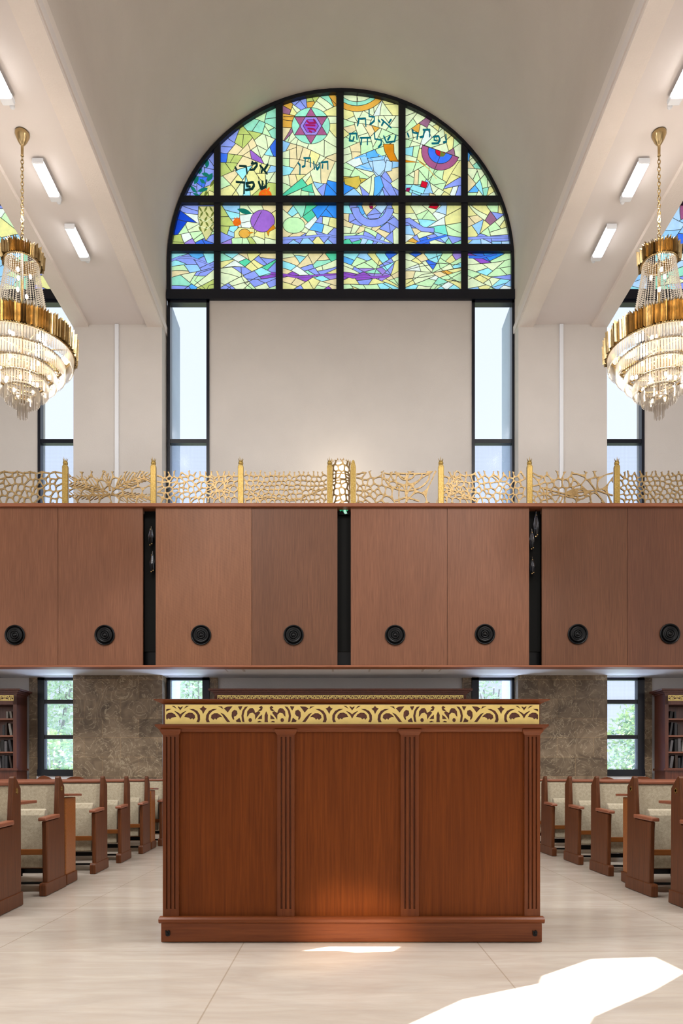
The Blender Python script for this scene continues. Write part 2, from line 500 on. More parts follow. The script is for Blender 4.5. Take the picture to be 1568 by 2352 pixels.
simple('floor', MB().box(-12.2, 12.2, -4.2, 12.6, -.2, 0), M['floor'])
simple('ground', MB().box(-40, 40, 13.0, 60, -.6, -.2), M['ground'])
simple('wall_left', MB().box(-12.4, -12.15, -4.2, 13.0, 0, 13.2), M['wall'])
simple('wall_right', MB().box(12.15, 12.4, -4.2, 13.0, 0, 13.2), M['wall'])

# rear wall, behind the camera, its openings made up to shape the floor sun patches
SD = Vector((.82, .57, 0)).normalized(); EL = math.radians(30)
patch = [(.20, 2.80), (.555, 3.22), (.97, 3.47), (1.02, 3.60), (1.38, 3.93), (1.735, 3.97), (1.76, 3.66), (1.464, 3.35), (1.05, 2.98), (.95, 2.80)]
RY = -4.0
hole = []
for x, y in patch:
    h = (y - RY) / SD.y; hole.append((x - SD.x * h, h * math.tan(EL)))
hole2 = []
for x, y in ((-.34, 4.10), (.0, 4.11), (.1, 4.07), (.3, 4.09), (.36, 4.21), (-.2, 4.21)):
    h = (y - RY) / SD.y; hole2.append((x - SD.x * h, h * math.tan(EL)))
vv, tt = planar([[(-12.2, 0), (12.2, 0), (12.2, 13.2), (-12.2, 13.2)], hole, hole2])
mb = MB(); extruded(mb, vv, [t for t, s in tt if s == {0}], lambda p, d: (p[0], RY - d, p[1]), .01)
simple('wall_rear', mb, M['wall'])

# window wall, bay by bay: solid centre and everything round the openings
WXL, WXR = PX(388, W), PX(1178, W)
SWL, SWR = PX(481, W), PX(1083, W)
Z_BAR0, Z_BAR1 = PZ(691, W), PZ(669, W)
ARC_C = (PX(783, W), PZ(603, W)); ARC_R = 395 / F * W
for k, dx in enumerate((CX[0] - CX[1], 0, CX[2] - CX[1])):
    nm = ['wall_back_west', 'wall_back', 'wall_back_east'][k]
    mb = MB()
    mb.box(SWL + dx, SWR + dx, W, W + .3, 2.73, Z_BAR0 + .005)
    simple(nm, mb, M['wall'])
    mb = MB()   # below the gallery: grey recess between two stone strips
    a, b = PX(500, W) + dx, PX(1062, W) + dx
    mb.cur = 0; mb.box(a, b, W + .04, W + .3, 0, 2.72)
    mb.cur = 1; mb.box(SWL + dx + .005, a, W, W + .3, 0, 2.72); mb.box(b, SWR + dx - .005, W, W + .3, 0, 2.72)
    structure(mb.build(nm + '_lower', [M['greywall'], M['stone']]))
    mb = MB()   # sill walls below the side windows
    for x0, x1 in ((WXL - .05, SWL + .02), (SWR - .02, WXR + .05)):
        mb.box(x0 + dx, x1 + dx, W - .02, W + .25, 0, PZ(1782, W))
    structure(mb.build(nm + '_sill', M['white']))
    mb = MB()   # gallery slab zone closing the side windows between the storeys
    for x0, x1 in ((WXL - .05, SWL), (SWR, WXR + .05)):
        mb.box(x0 + dx, x1 + dx, W - .02, W + .25, 2.72, 4.25)
    structure(mb.build(nm + '_band', M['wall']))
    mb = MB()   # outside fins either side of the windows
    for x0, x1 in ((WXL - .75, WXL + .02), (WXR - .02, WXR + .75)):
        mb.box(x0 + dx, x1 + dx, W + .12, W + .78, -.2, 9.3)
    structure(mb.build(nm + '_outside_wall', M['concrete']))

for k, c in enumerate(PC):
    mb = MB(); mb.box(c - .76, c + .76, PF, W + .4, 0, 2.72)
    structure(mb.build('wall_pier_stone', M['stone']))
    mb = MB(); mb.box(c - .755, c + .755, PF, W + .4, 2.74, ZS)
    structure(mb.build('wall_pier', M['wall']))
    mb = MB(); mb.box(c - .78, c + .78, RY, W + .4, ZS, ZS + .12)
    structure(mb.build('ceiling_soffit', M['strip']))
    for s in (-1, 1):
        mb = MB(); a, b = c + s * .76, c + s * .50
        mb.prism([(a, ZS - .05), (b, ZS - .05), (b - s * .012, ZS + .01), (a, ZS + .3)], RY, PF + .02, 'y')
        structure(mb.build('trim_%d' % (k * 2 + (s > 0) + 1), M['rib']))
for k, c in enumerate(CX):
    r = (PC[k + 1] - PC[k]) / 2 - .755; zc = ARC_C[1]; prof = [(c - r, ZS - .02), (c - r, (ZS + zc) / 2)]
    for i in range(49):
        a = PI - PI * i / 48; prof.append((c + r * math.cos(a), zc + (r - .0) * math.sin(a)))
    prof += [(c + r, (ZS + zc) / 2), (c + r, ZS - .02)]
    mb = MB(); n = len(prof); ys = [RY, W + .06]
    mb.add([(x, y, z) for y in ys for x, z in prof], [(i, i + 1, i + 1 + n, i + n) for i in range(n - 1)], True)
    # spandrel: the wall round the arch (a ring just outside the glazing)
    ring = []
    for (x, z) in prof:
        d = Vector((x - ARC_C[0] - (c - CX[1]), z - zc))
        ring.append((x, z))
    o = mb.build('ceiling_vault', M['vault'], fix=False); structure(o)
    # masonry above the vaults, so no daylight leaks in
    mb = MB(); R2 = r + .02
    out = [(c - r - .76, 13.4), (c - r - .76, ZS + .05), (c - r - .02, ZS + .05)] + [(x + (x - c) * .006, z + (.02 if z > zc else 0)) for x, z in prof[1:-1]] + [(c + r + .02, ZS + .05), (c + r + .76, ZS + .05), (c + r + .76, 13.4)]
    for yy in (RY - .02, W + .09):
        mb.add([(x, yy, z) for x, z in out], [tuple(range(len(out)))])
    structure(mb.build('wall_gable', M['wall'], fix=False))
simple('ceiling', MB().box(-12.4, 12.4, RY - .1, W + .12, 13.3, 13.5), M['vault'])

# ------------------------------------------------------------------ stained glass
PAL = dict(
    c=(220, 226, 190), y=(226, 216, 150), g=(196, 226, 180), m=(150, 214, 192), a=(150, 216, 232), b=(62, 108, 226), p=(138, 150, 232),
    v=(156, 128, 214), o=(218, 160, 70), k=(228, 206, 164), w=(222, 226, 224), s=(150, 194, 240), u=(150, 100, 132), t=(24, 108, 98),
    n=(184, 194, 112), d=(28, 70, 200), r=(198, 20, 48), e=(86, 196, 160), B=(56, 136, 236), S=(90, 166, 240), l=(176, 204, 240),
    x=(142, 78, 190), q=(206, 176, 78), M=(120, 212, 200), O=(206, 126, 28), Q=(226, 96, 28), K=(20, 44, 44), T=(16, 92, 108), V=(152, 98, 196),
    A=(206, 196, 140), D=(104, 112, 50), H=(190, 226, 176), U=(158, 84, 128), R=(150, 28, 84))
ZL = lambda x, y: (380 + x / 3.8244, 190 + y / 3.8235)
ZR = lambda x, y: (770 + x / 3.7333, 190 + y / 3.7333)
SEEDS_L = {
 (0, 0): "400,610,p 340,680,p 385,760,p 290,760,p 240,830,p 330,830,b 390,850,p 200,900,p 300,900,p 370,910,n 170,980,p 260,985,p 350,970,n 400,960,y",
 (0, 1): "150,1150,d 110,1230,d 230,1110,p 250,1075,p 230,1150,w 215,1240,c 160,1290,g 110,1350,n 190,1350,w 250,1280,c 290,1310,g 80,1400,n 220,1400,v 300,1400,b 380,1405,b 380,1350,p 330,1340,g",
 (0, 2): "80,1500,a 250,1500,S 380,1500,a 120,1540,p 300,1560,p 380,1600,p 100,1580,a 90,1620,g 240,1600,s 80,1665,k 190,1665,c 330,1650,p 330,1690,g 300,1720,c 110,1740,m 250,1760,S 380,1770,n 300,1800,y 120,1800,p 200,1820,p 380,1815,p",
 (1, 0): "560,400,p 600,440,p 530,500,p 510,560,p 500,640,b 680,380,n 760,430,n 640,480,n 700,490,n 780,330,m 820,380,m 850,280,g 900,380,g 930,250,m 940,340,m 920,410,m 880,430,g 840,500,c 920,490,c 600,570,k 690,580,k 760,530,k 720,630,k 780,630,V 800,580,c 840,600,c 905,575,a 950,550,b 890,640,c 940,650,c 560,640,n 600,660,n 530,740,n 580,720,n 680,700,k 800,690,y 890,700,y 690,780,a 840,800,y 900,790,c 940,730,s 560,820,k 640,860,y 520,870,g 530,940,y 600,960,y 640,940,c 700,960,a 760,900,y 800,960,n 860,920,y 930,900,n 940,820,c",
 (1, 1): "510,1110,n 530,1200,n 520,1270,n 600,1090,s 600,1130,a 700,1090,c 800,1085,c 920,1085,k 620,1200,w 700,1170,w 720,1230,w 590,1260,a 720,1310,y 830,1310,y 930,1310,y 650,1290,k 520,1320,p 520,1380,v 570,1300,s 620,1390,g 700,1390,g 800,1390,c 900,1390,c 735,1370,n",
 (1, 2): "600,1500,a 520,1520,m 680,1490,k 760,1490,y 650,1540,w 610,1580,w 520,1570,y 820,1530,p 900,1540,p 900,1490,k 720,1560,e 760,1600,y 830,1590,y 890,1580,e 560,1640,c 540,1700,c 600,1730,c 700,1640,p 740,1680,p 860,1640,a 930,1610,p 870,1700,p 780,1730,p 940,1680,x 520,1780,p 560,1810,p 640,1790,c 740,1790,g 860,1770,c 930,1750,p 900,1820,g 770,1820,p 680,1820,c",
 (2, 0): "1060,220,u 1090,170,o 1060,270,o 1075,330,o 1060,395,k 1080,415,u 1150,120,p 1230,120,p 1180,170,p 1270,110,n 1260,160,o 1330,120,n 1340,200,c 1400,170,c 1420,120,m 1470,120,o 1460,90,m 1480,300,c 1470,370,y 1460,450,c 1480,250,y 1160,210,c 1130,230,y 1060,470,g 1100,470,c 1060,530,s 1130,490,c 1110,540,k 1200,500,c 1180,560,k 1240,580,k 1130,620,k 1330,560,c 1300,620,y 1450,570,c 1480,620,k 1380,640,c 1060,600,c 1060,680,g 1110,690,k 1150,760,k 1060,760,a 1100,830,k 1060,850,c 1190,820,y 1240,780,c 1280,830,y 1330,810,c 1410,810,k 1470,810,c 1080,920,g 1150,960,g 1190,880,e 1270,900,e 1290,960,m 1240,960,g 1340,880,s 1360,920,p 1340,960,c 1430,930,B 1480,890,B",
 (2, 1): "1060,1090,k 1100,1110,a 1060,1160,c 1140,1160,c 1180,1080,m 1250,1090,e 1240,1150,e 1340,1090,B 1450,1100,B 1400,1140,B 1170,1180,k 1200,1250,c 1290,1240,w 1345,1190,p 1350,1280,S 1420,1200,c 1430,1270,c 1470,1200,y 1480,1300,p 1060,1290,k 1160,1320,k 1300,1320,c 1080,1370,p 1200,1360,p 1300,1350,p 1400,1330,p 1480,1350,p 1250,1390,s 1340,1360,y 1100,1400,s 1420,1400,s",
 (2, 2): "1080,1500,c 1200,1500,c 1300,1500,k 1400,1510,k 1180,1530,a 1470,1530,e 1080,1540,k 1210,1570,k 1400,1550,m 1080,1600,a 1160,1640,w 1250,1620,p 1340,1600,c 1420,1590,c 1400,1640,p 1320,1640,p 1480,1640,y 1060,1660,k 1080,1680,x 1200,1690,x 1300,1670,m 1450,1680,v 1380,1690,a 1100,1720,k 1200,1740,k 1300,1740,y 1400,1740,c 1480,1740,k 1180,1780,p 1080,1790,y 1250,1790,y 1350,1790,g 1420,1800,x 1480,1800,k 1120,1820,k 1300,1820,g"}
SEEDS_R = {
 (3, 0): "110,110,c 250,100,c 470,140,y 500,200,y 370,180,c 300,200,c 110,240,y 200,230,c 250,260,c 360,230,w 430,240,c 470,290,c 100,310,g 150,300,c 250,330,c 320,330,c 420,330,c 510,320,c 120,375,k 90,400,y 240,400,c 300,385,k 340,365,o 440,400,g 510,390,g 140,440,g 110,480,g 250,450,c 350,440,c 470,450,g 170,560,k 100,570,c 250,540,g 340,520,g 390,560,g 500,560,c 100,620,c 160,600,k 120,700,g 200,670,w 260,640,s 280,700,s 340,600,S 390,620,s 380,680,l 440,690,l 360,740,l 500,690,s 110,760,g 200,750,g 280,760,c 150,830,q 190,880,c 100,900,B 150,920,s 270,860,c 310,920,c 240,940,p 380,840,S 350,930,S 430,820,p 460,900,p 510,930,p 420,940,s 500,780,k 520,860,c",
 (3, 1): "110,1060,a 160,1060,p 150,1130,p 220,1060,S 300,1050,k 350,1100,p 320,1130,p 240,1140,s 230,1180,p 330,1180,p 400,1080,l 470,1070,p 460,1110,p 520,1060,y 510,1130,c 100,1130,k 110,1180,k 110,1240,c 170,1220,c 220,1240,k 270,1220,c 330,1230,k 400,1150,a 390,1180,S 430,1230,p 500,1180,p 490,1230,p 470,1280,p 520,1280,c 110,1290,g 220,1280,g 330,1280,g 430,1290,k 150,1320,p 280,1310,p 230,1340,l 390,1350,l 350,1340,p 440,1350,c 100,1360,e 180,1365,e 300,1375,a 480,1370,m",
 (3, 2): "150,1480,a 250,1480,s 330,1470,y 410,1470,a 490,1460,b 100,1510,S 220,1520,g 320,1520,g 430,1520,p 460,1500,p 130,1560,c 240,1560,g 370,1570,v 330,1580,m 520,1500,c 510,1590,y 440,1560,a 120,1600,c 200,1590,p 260,1590,v 110,1640,x 220,1650,x 330,1640,v 420,1640,v 450,1590,p 510,1640,k 110,1690,y 250,1690,p 330,1680,y 430,1690,y 520,1690,g 100,1740,g 200,1730,g 330,1740,g 440,1750,a 510,1740,a 200,1770,y 330,1775,k 110,1775,c 470,1775,g",
 (4, 0): "620,220,c 650,260,c 710,280,c 785,310,u 830,290,c 850,330,c 885,360,y 920,370,c 640,320,g 640,420,c 700,380,o 690,420,c 740,420,c 790,430,w 840,400,c 850,460,g 905,440,c 930,460,c 970,410,y 985,480,y 1040,500,g 990,560,u 1040,560,c 930,530,c 650,480,g 680,500,c 640,570,a 620,640,c 700,600,g 730,640,y 630,700,g 660,760,c 720,690,g 780,720,g 690,790,k 640,820,g 740,790,g 820,730,g 890,760,g 900,810,g 980,760,y 1010,810,y 850,870,c 910,880,g 620,940,g 650,890,a 700,900,a 690,950,s 800,900,s 830,950,k 780,950,s 900,930,c 940,940,y 1020,860,p 1010,930,w 1050,940,p 970,910,y 1050,740,y",
 (4, 1): "640,1060,y 650,1120,c 720,1070,c 730,1110,g 830,1080,c 800,1120,g 690,1170,c 740,1190,a 900,1080,l 880,1130,w 870,1190,w 1010,1090,y 1000,1150,y 640,1170,p 720,1210,p 800,1240,p 1050,1220,g 910,1240,M 1020,1260,g 640,1240,s 700,1250,k 630,1320,w 690,1310,p 670,1330,o 770,1290,c 640,1370,y 760,1340,b 880,1310,p 920,1330,s 1020,1320,p 850,1360,c 960,1360,m 1040,1360,m",
 (4, 2): "680,1460,b 640,1490,c 730,1490,k 700,1510,y 820,1470,a 830,1500,a 820,1520,b 950,1470,g 1000,1480,y 1050,1480,v 640,1550,c 760,1540,c 930,1530,g 1040,1530,g 660,1590,w 800,1580,c 980,1560,c 1050,1560,a 640,1620,k 730,1630,c 850,1640,w 960,1610,o 930,1615,k 1030,1600,y 650,1690,y 720,1690,c 830,1680,g 900,1690,m 1010,1640,g 1040,1660,g 650,1750,a 740,1760,c 860,1730,g 960,1720,w 1020,1720,y 900,1780,a 1000,1770,a",
 (5, 0): "1140,590,S 1180,600,c 1230,690,m 1150,700,k 1200,660,c 1250,740,c 1180,760,c 1220,800,g 1280,810,g 1150,830,k 1320,820,c 1180,890,S 1250,870,a 1270,920,m 1170,940,g 1340,900,y 1370,930,c 1230,950,c",
 (5, 1): "1180,1080,y 1300,1080,y 1380,1070,g 1430,1080,y 1200,1150,k 1170,1170,k 1220,1210,s 1270,1130,c 1340,1150,u 1400,1140,p 1400,1180,c 1290,1220,y 1360,1220,g 1450,1200,y 1160,1260,y 1270,1270,g 1420,1260,c 1250,1310,p 1420,1315,p 1200,1350,s 1300,1360,l 1400,1360,s 1480,1360,l",
 (5, 2): "1230,1460,b 1350,1465,B 1230,1495,x 1440,1480,g 1190,1520,c 1340,1540,c 1460,1520,g 1240,1560,c 1300,1600,a 1400,1600,g 1480,1600,g 1190,1610,g 1260,1660,y 1330,1680,c 1460,1665,p 1400,1700,a 1420,1740,s 1190,1700,c 1290,1740,y 1220,1785,s 1360,1770,g 1480,1760,w 1490,1710,s"}
COLX = [(393, 491), (506, 633), (649, 772), (789, 915), (931, 1059), (1074, 1175)]
ROWY = [(205, 451), (467, 562), (578, 670)]
OV = []     # overlays: (polygon in photo pixels, colour key)
def ov(Z, pts, key, outline=1.3):
    q = [Z(*p) for p in pts]; OV.append((q, key))
    if outline:
        for i in range(len(q)):
            a, b = q[i], q[(i + 1) % len(q)]
            if math.hypot(a[0] - b[0], a[1] - b[1]) > .2: OV.append((ribbon([a, b], outline), '#'))
def line(Z, pts, w=1.3, key='#', w1=None): OV.append((ribbon([Z(*p) for p in pts], w, w1), key))
def nib(Z, strokes, key, vx=4, vy=15):
    for st in strokes:
        for (x0, y0), (x1, y1) in zip(st, st[1:]):
            h = hull([(x0 - vx, y0 - vy / 2), (x0 + vx, y0 - vy / 2 + 3), (x0 + vx, y0 + vy / 2), (x0 - vx, y0 + vy / 2 - 3), (x1 - vx, y1 - vy / 2), (x1 + vx, y1 - vy / 2 + 3), (x1 + vx, y1 + vy / 2), (x1 - vx, y1 + vy / 2 - 3)])
            OV.append(([Z(*p) for p in h], key))
# leaves on blue, the bound branch, the pomegranates, the purple disc
for cx, cy, L, w, a in ((360, 690, 80, 36, 95), (300, 750, 72, 32, -75), (348, 785, 76, 34, 15), (265, 835, 84, 36, -65 + 180), (320, 845, 64, 30, 40), (385, 810, 90, 44, -60), (325, 920, 110, 34, -15), (240, 915, 90, 30, 50), (270, 965, 90, 22, 25)):
    ov(ZL, leafshape(cx, cy, L, w, math.radians(a)), 't', 0)
line(ZL, [(345, 720), (325, 800), (310, 900), (290, 990)], .9, 't')
ov(ZL, [(285, 1065), (424, 1065), (424, 1240), (395, 1310), (350, 1370), (305, 1270), (280, 1170)], 'A')
for i in range(5):
    for j in range(3):
        ov(ZL, leafshape(300 + j * 48 + (i % 2) * 12, 1090 + i * 44, 60, 17, math.radians(-62 if (i + j) % 2 else 60)), 'D', 0)
line(ZL, [(282, 1165), (350, 1200), (420, 1150)], 1.2, 'c'); line(ZL, [(300, 1240), (360, 1262), (415, 1215)], 1.2, 'c')
for i in range(4): ov(ZL, leafshape(330 + i * 26, 985 - i * 42, 90, 26, math.radians(-58)), 'D' if i % 2 else 'A', 0)
def pom(cx, cy, r, key):
    ov(ZL, ellipse(cx, cy, r, r * .9), key, 0)
    for a in (-.5, 0, .5): ov(ZL, leafshape(cx + math.sin(a) * r * 1.05, cy - math.cos(a) * r * 1.05, r * .8, r * .3, a - PI / 2), key, 0)
    for a in range(5): ov(ZL, leafshape(cx + math.cos(a * 1.3) * r * .45, cy + math.sin(a * 1.3) * r * .45, r * .6, r * .2, a * 1.1), 'O' if key == 'Q' else 'Q', 0)
pom(872, 968, 58, 'Q'); pom(624, 1207, 36, 'Q')
ov(ZL, [(600, 1290), (640, 1250), (780, 1262), (775, 1335), (600, 1345)], 'y'); ov(ZL, ellipse(690, 1305, 50, 40), 'o'); ov(ZL, leafshape(745, 1298, 60, 16, -.1), 'O', 0)
ov(ZL, ellipse(850, 1195, 107, 98, 0, 28), 'V'); line(ZL, [(765, 1255), (840, 1110)])
ov(ZL, [(945, 1225), (965, 1260), (910, 1290), (900, 1330), (885, 1290)], 'O', .8)
ov(ZL, leafshape(690, 1110, 140, 46, math.radians(18)), 't', 0)
ov(ZL, ellipse(1125, 1232, 97, 72, 0, 24), 'H')
# star in its circle
ov(ZL, ellipse(1275, 355, 168, 160, 0, 36), 'm')
for a, kk in ((0, 'H'), (2, 'a'), (4, 'H')):
    pass
up = [(1275 + 166 * math.sin(a), 357 - 160 * math.cos(a)) for a in (0, 2 * PI / 3, 4 * PI / 3)]
dn = [(1275 + 166 * math.sin(a), 357 - 160 * math.cos(a)) for a in (PI / 3, PI, 5 * PI / 3)]
ov(ZL, up, 'U'); ov(ZL, dn, 'U')
hx = [(1275 + 96 * math.sin(a), 357 - 92 * math.cos(a)) for a in [PI / 6 + i * PI / 3 for i in range(6)]]
ov(ZL, hx, 'v')
hx2 = [(1275 + 68 * math.sin(a), 357 - 64 * math.cos(a)) for a in [PI / 6 + i * PI / 3 for i in range(6)]]
ov(ZL, hx2, 'x')
nib(ZL, [[(1240, 312), (1260, 332), (1310, 330)], [(1232, 350), (1310, 352)], [(1250, 380), (1300, 384), (1318, 400)], [(1300, 300), (1316, 330)], [(1262, 400), (1280, 412)]], 'R', 5, 18)
line(ZL, [(1032, 275), (1500, 272)])
# writing in the glass
nib(ZL, [[(828, 705), (888, 778)], [(895, 697), (868, 738)], [(850, 735), (838, 768)], [(752, 690), (800, 684), (802, 702), (772, 742), (738, 744)], [(758, 672), (768, 690)], [(648, 710), (704, 712), (713, 775)], [(608, 722), (622, 746)]], 'K', 6, 20)
nib(ZL, [[(885, 838), (880, 890), (838, 912), (815, 850)], [(850, 848), (846, 892)], [(706, 864), (764, 852), (776, 880), (756, 912), (702, 922)], [(708, 864), (714, 890), (738, 892)], [(620, 850), (688, 856), (686, 948)]], 'K', 7, 22)
nib(ZL, [[(1368, 680), (1424, 672), (1425, 735)], [(1380, 698), (1376, 728)], [(1300, 674), (1306, 735)], [(1348, 684), (1350, 716), (1330, 742), (1318, 704)], [(1214, 640), (1270, 640), (1272, 716)], [(1226, 652), (1222, 710), (1200, 718)], [(1164, 684), (1180, 704), (1178, 782)]], 'T', 5, 18)
nib(ZR, [[(398, 292), (478, 364)], [(480, 292), (460, 322)], [(416, 310), (398, 345)], [(370, 296), (382, 314)], [(290, 208), (290, 266), (334, 272), (335, 304), (302, 334)], [(195, 287), (258, 282), (262, 350)], [(202, 300), (190, 346)]], 'T', 5, 15)
nib(ZR, [[(416, 436), (440, 490), (508, 482), (520, 432)], [(470, 438), (450, 470)], [(335, 408), (340, 460), (394, 470), (395, 504), (370, 534)], [(215, 452), (302, 450)], [(226, 452), (220, 508)], [(276, 456), (275, 508)], [(122, 416), (180, 412), (186, 462)], [(128, 430), (120, 476), (150, 478), (160, 442)]], 'T', 5, 16)
nib(ZR, [[(950, 424), (955, 484), (930, 490)], [(842, 442), (888, 436), (900, 470), (882, 498), (832, 500)], [(850, 446), (850, 470), (870, 475)], [(756, 382), (812, 380), (810, 440)], [(766, 386), (756, 440), (730, 446)], [(665, 382), (668, 406), (710, 412), (702, 460)], [(620, 412), (632, 442)]], 'T', 5, 18)
# arcs at the crown, the half-disc eye, red tesserae, horn, deer
def arcband(Z, cx, cy, r0, r1, a0, a1, key, n=16, ysc=1):
    A = [(cx + r1 * math.cos(a0 + (a1 - a0) * i / n), cy + r1 * ysc * math.sin(a0 + (a1 - a0) * i / n)) for i in range(n + 1)]
    Bq = [(cx + r0 * math.cos(a0 + (a1 - a0) * i / n), cy + r0 * ysc * math.sin(a0 + (a1 - a0) * i / n)) for i in range(n, -1, -1)]
    ov(Z, A + Bq, key)
arcband(ZR, 185, -60, 200, 235, .2, PI - .2, 'm'); arcband(ZR, 185, -60, 235, 285, .2, PI - .2, 'o'); line(ZR, [(185, 60), (185, 172)])
tl = math.atan2(105, 320)
arcband(ZR, 905, 565, 108, 165, tl, tl + PI, 'U'); arcband(ZR, 905, 565, 45, 108, tl, tl + PI, 'b'); arcband(ZR, 905, 565, 0.5, 45, tl, tl + PI, 'r', 8)
ov(ZR, [(905, 565), (950, 590), (930, 612), (900, 612)], 'D', 0)
line(ZR, [(600, 455), (905, 565), (1065, 620)]); line(ZR, [(900, 610), (790, 880)])
ov(ZR, [(745, 820), (796, 836), (780, 886), (730, 868)], 'r'); ov(ZR, [(612, 882), (642, 880), (636, 915), (604, 912)], 'R', .8)
ov(ZR, [(665, 850), (775, 885), (755, 935), (640, 895)], 'a'); ov(ZR, [(812, 1035), (892, 1035), (868, 1066), (800, 1050)], 'r')
ov(ZR, [(810, 925), (862, 940), (852, 966), (805, 966)], 'k')
ov(ZR, [(410, 505), (502, 505), (505, 580), (540, 655), (470, 652), (425, 570)], 'O')
ov(ZR, [(470, 650), (600, 640), (720, 662), (600, 662)], 'O', .6); line(ZR, [(720, 655), (800, 715), (870, 805)], 2.2, 'o', 1)
for st in ([(165, 628), (250, 604), (300, 630), (335, 660)], [(330, 598), (370, 592), (405, 615), (400, 640)], [(215, 690), (270, 715), (320, 710)]): line(ZR, st, 3.2, 'S', 1.5)
ov(ZR, [(318, 650), (420, 640), (445, 700), (400, 750), (375, 780), (330, 735)], 'l'); ov(ZR, [(440, 640), (490, 660), (485, 735), (420, 745)], 'l')
ov(ZR, [(335, 790), (385, 775), (425, 850), (375, 930), (325, 968), (335, 880)], 'S'); ov(ZR, [(385, 775), (480, 850), (535, 960), (480, 968), (420, 880)], 'p')
ov(ZR, [(75, 800), (205, 780), (220, 840), (185, 890), (80, 850)], 'q')
arcband(ZR, 320, 1035, 120, 185, .15, PI - .1, 'p')
ov(ZR, [(288, 1036), (325, 1036), (322, 1062), (300, 1062)], 'R', .6)
ov(ZR, [(545, 1150), (640, 1140), (760, 1220), (850, 1225), (850, 1265), (740, 1258), (620, 1180), (545, 1190)], 'p')
# long streaks of water
for Z, pts, key, w in ((ZL, [(920, 1655), (1060, 1672), (1150, 1690), (1260, 1680), (1430, 1668), (1500, 1662)], 'x', 5), (ZR, [(75, 1630), (150, 1650), (260, 1640), (330, 1655), (460, 1640)], 'x', 7),
                       (ZL, [(1030, 1350), (1200, 1340), (1400, 1318), (1500, 1335)], 'p', 6), (ZR, [(75, 1310), (230, 1300), (400, 1345), (540, 1385)], 'p', 7), (ZR, [(700, 1365), (830, 1325), (960, 1290)], 'b', 7),
                       (ZR, [(1140, 1318), (1300, 1308), (1490, 1312)], 'p', 6), (ZR, [(1145, 1475), (1260, 1480), (1390, 1450)], 'b', 6), (ZL, [(40, 1545), (120, 1512), (230, 1520), (415, 1590)], 'p', 5)):
    q = [Z(*p) for p in pts]; OV.append((ribbon(q, w + 1.6, w * .5 + 1.4), '#')); OV.append((ribbon(q, w, w * .5), key))
for Z, pts in ((ZL, [(400, 1620), (300, 1650), (250, 1720), (340, 1790), (300, 1840)]), (ZL, [(660, 1600), (665, 1690), (700, 1750), (780, 1810), (870, 1840)]), (ZL, [(480, 1610), (600, 1595), (665, 1600)]),
               (ZL, [(690, 1750), (800, 1690), (920, 1655)]), (ZL, [(340, 1830), (380, 1760), (480, 1740), (560, 1780), (600, 1835)]), (ZR, [(605, 1590), (720, 1560), (900, 1530), (1070, 1545)]), (ZR, [(610, 1710), (740, 1630), (900, 1600), (1080, 1570)]),
               (ZR, [(820, 1790), (880, 1720), (1010, 1680), (1080, 1700)]), (ZR, [(1145, 1670), (1240, 1630), (1330, 1680), (1370, 1790)]), (ZR, [(870, 1450), (900, 1570), (1000, 1660), (1060, 1690)]), (ZR, [(350, 1460), (440, 1580), (545, 1720)]), (ZR, [(380, 1500), (330, 1640)])):
    line(Z, pts, 1.4)
def parse(s): return [(float(a), float(b), c) for a, b, c in (q.split(',') for q in s.split())]
def in_arch(x0, x1, y0, y1):
    poly = [(x0, y0), (x1, y0), (x1, y1), (x0, y1)]
    n = 64; R = 391.5
    for i in range(n):
        a = PI * i / (n - 1)           # half-planes of the upper semicircle
        nx, ny = math.cos(a), -math.sin(a)
        poly = clip_half(poly, nx, ny, nx * 783 + ny * 603 + R)
        if len(poly) < 3: return []
    return poly
def warp(p): return (p[0] + 2.6 * math.sin(p[1] / 17 + p[0] / 41), p[1] + 2.8 * math.sin(p[0] / 21 + p[1] / 37))
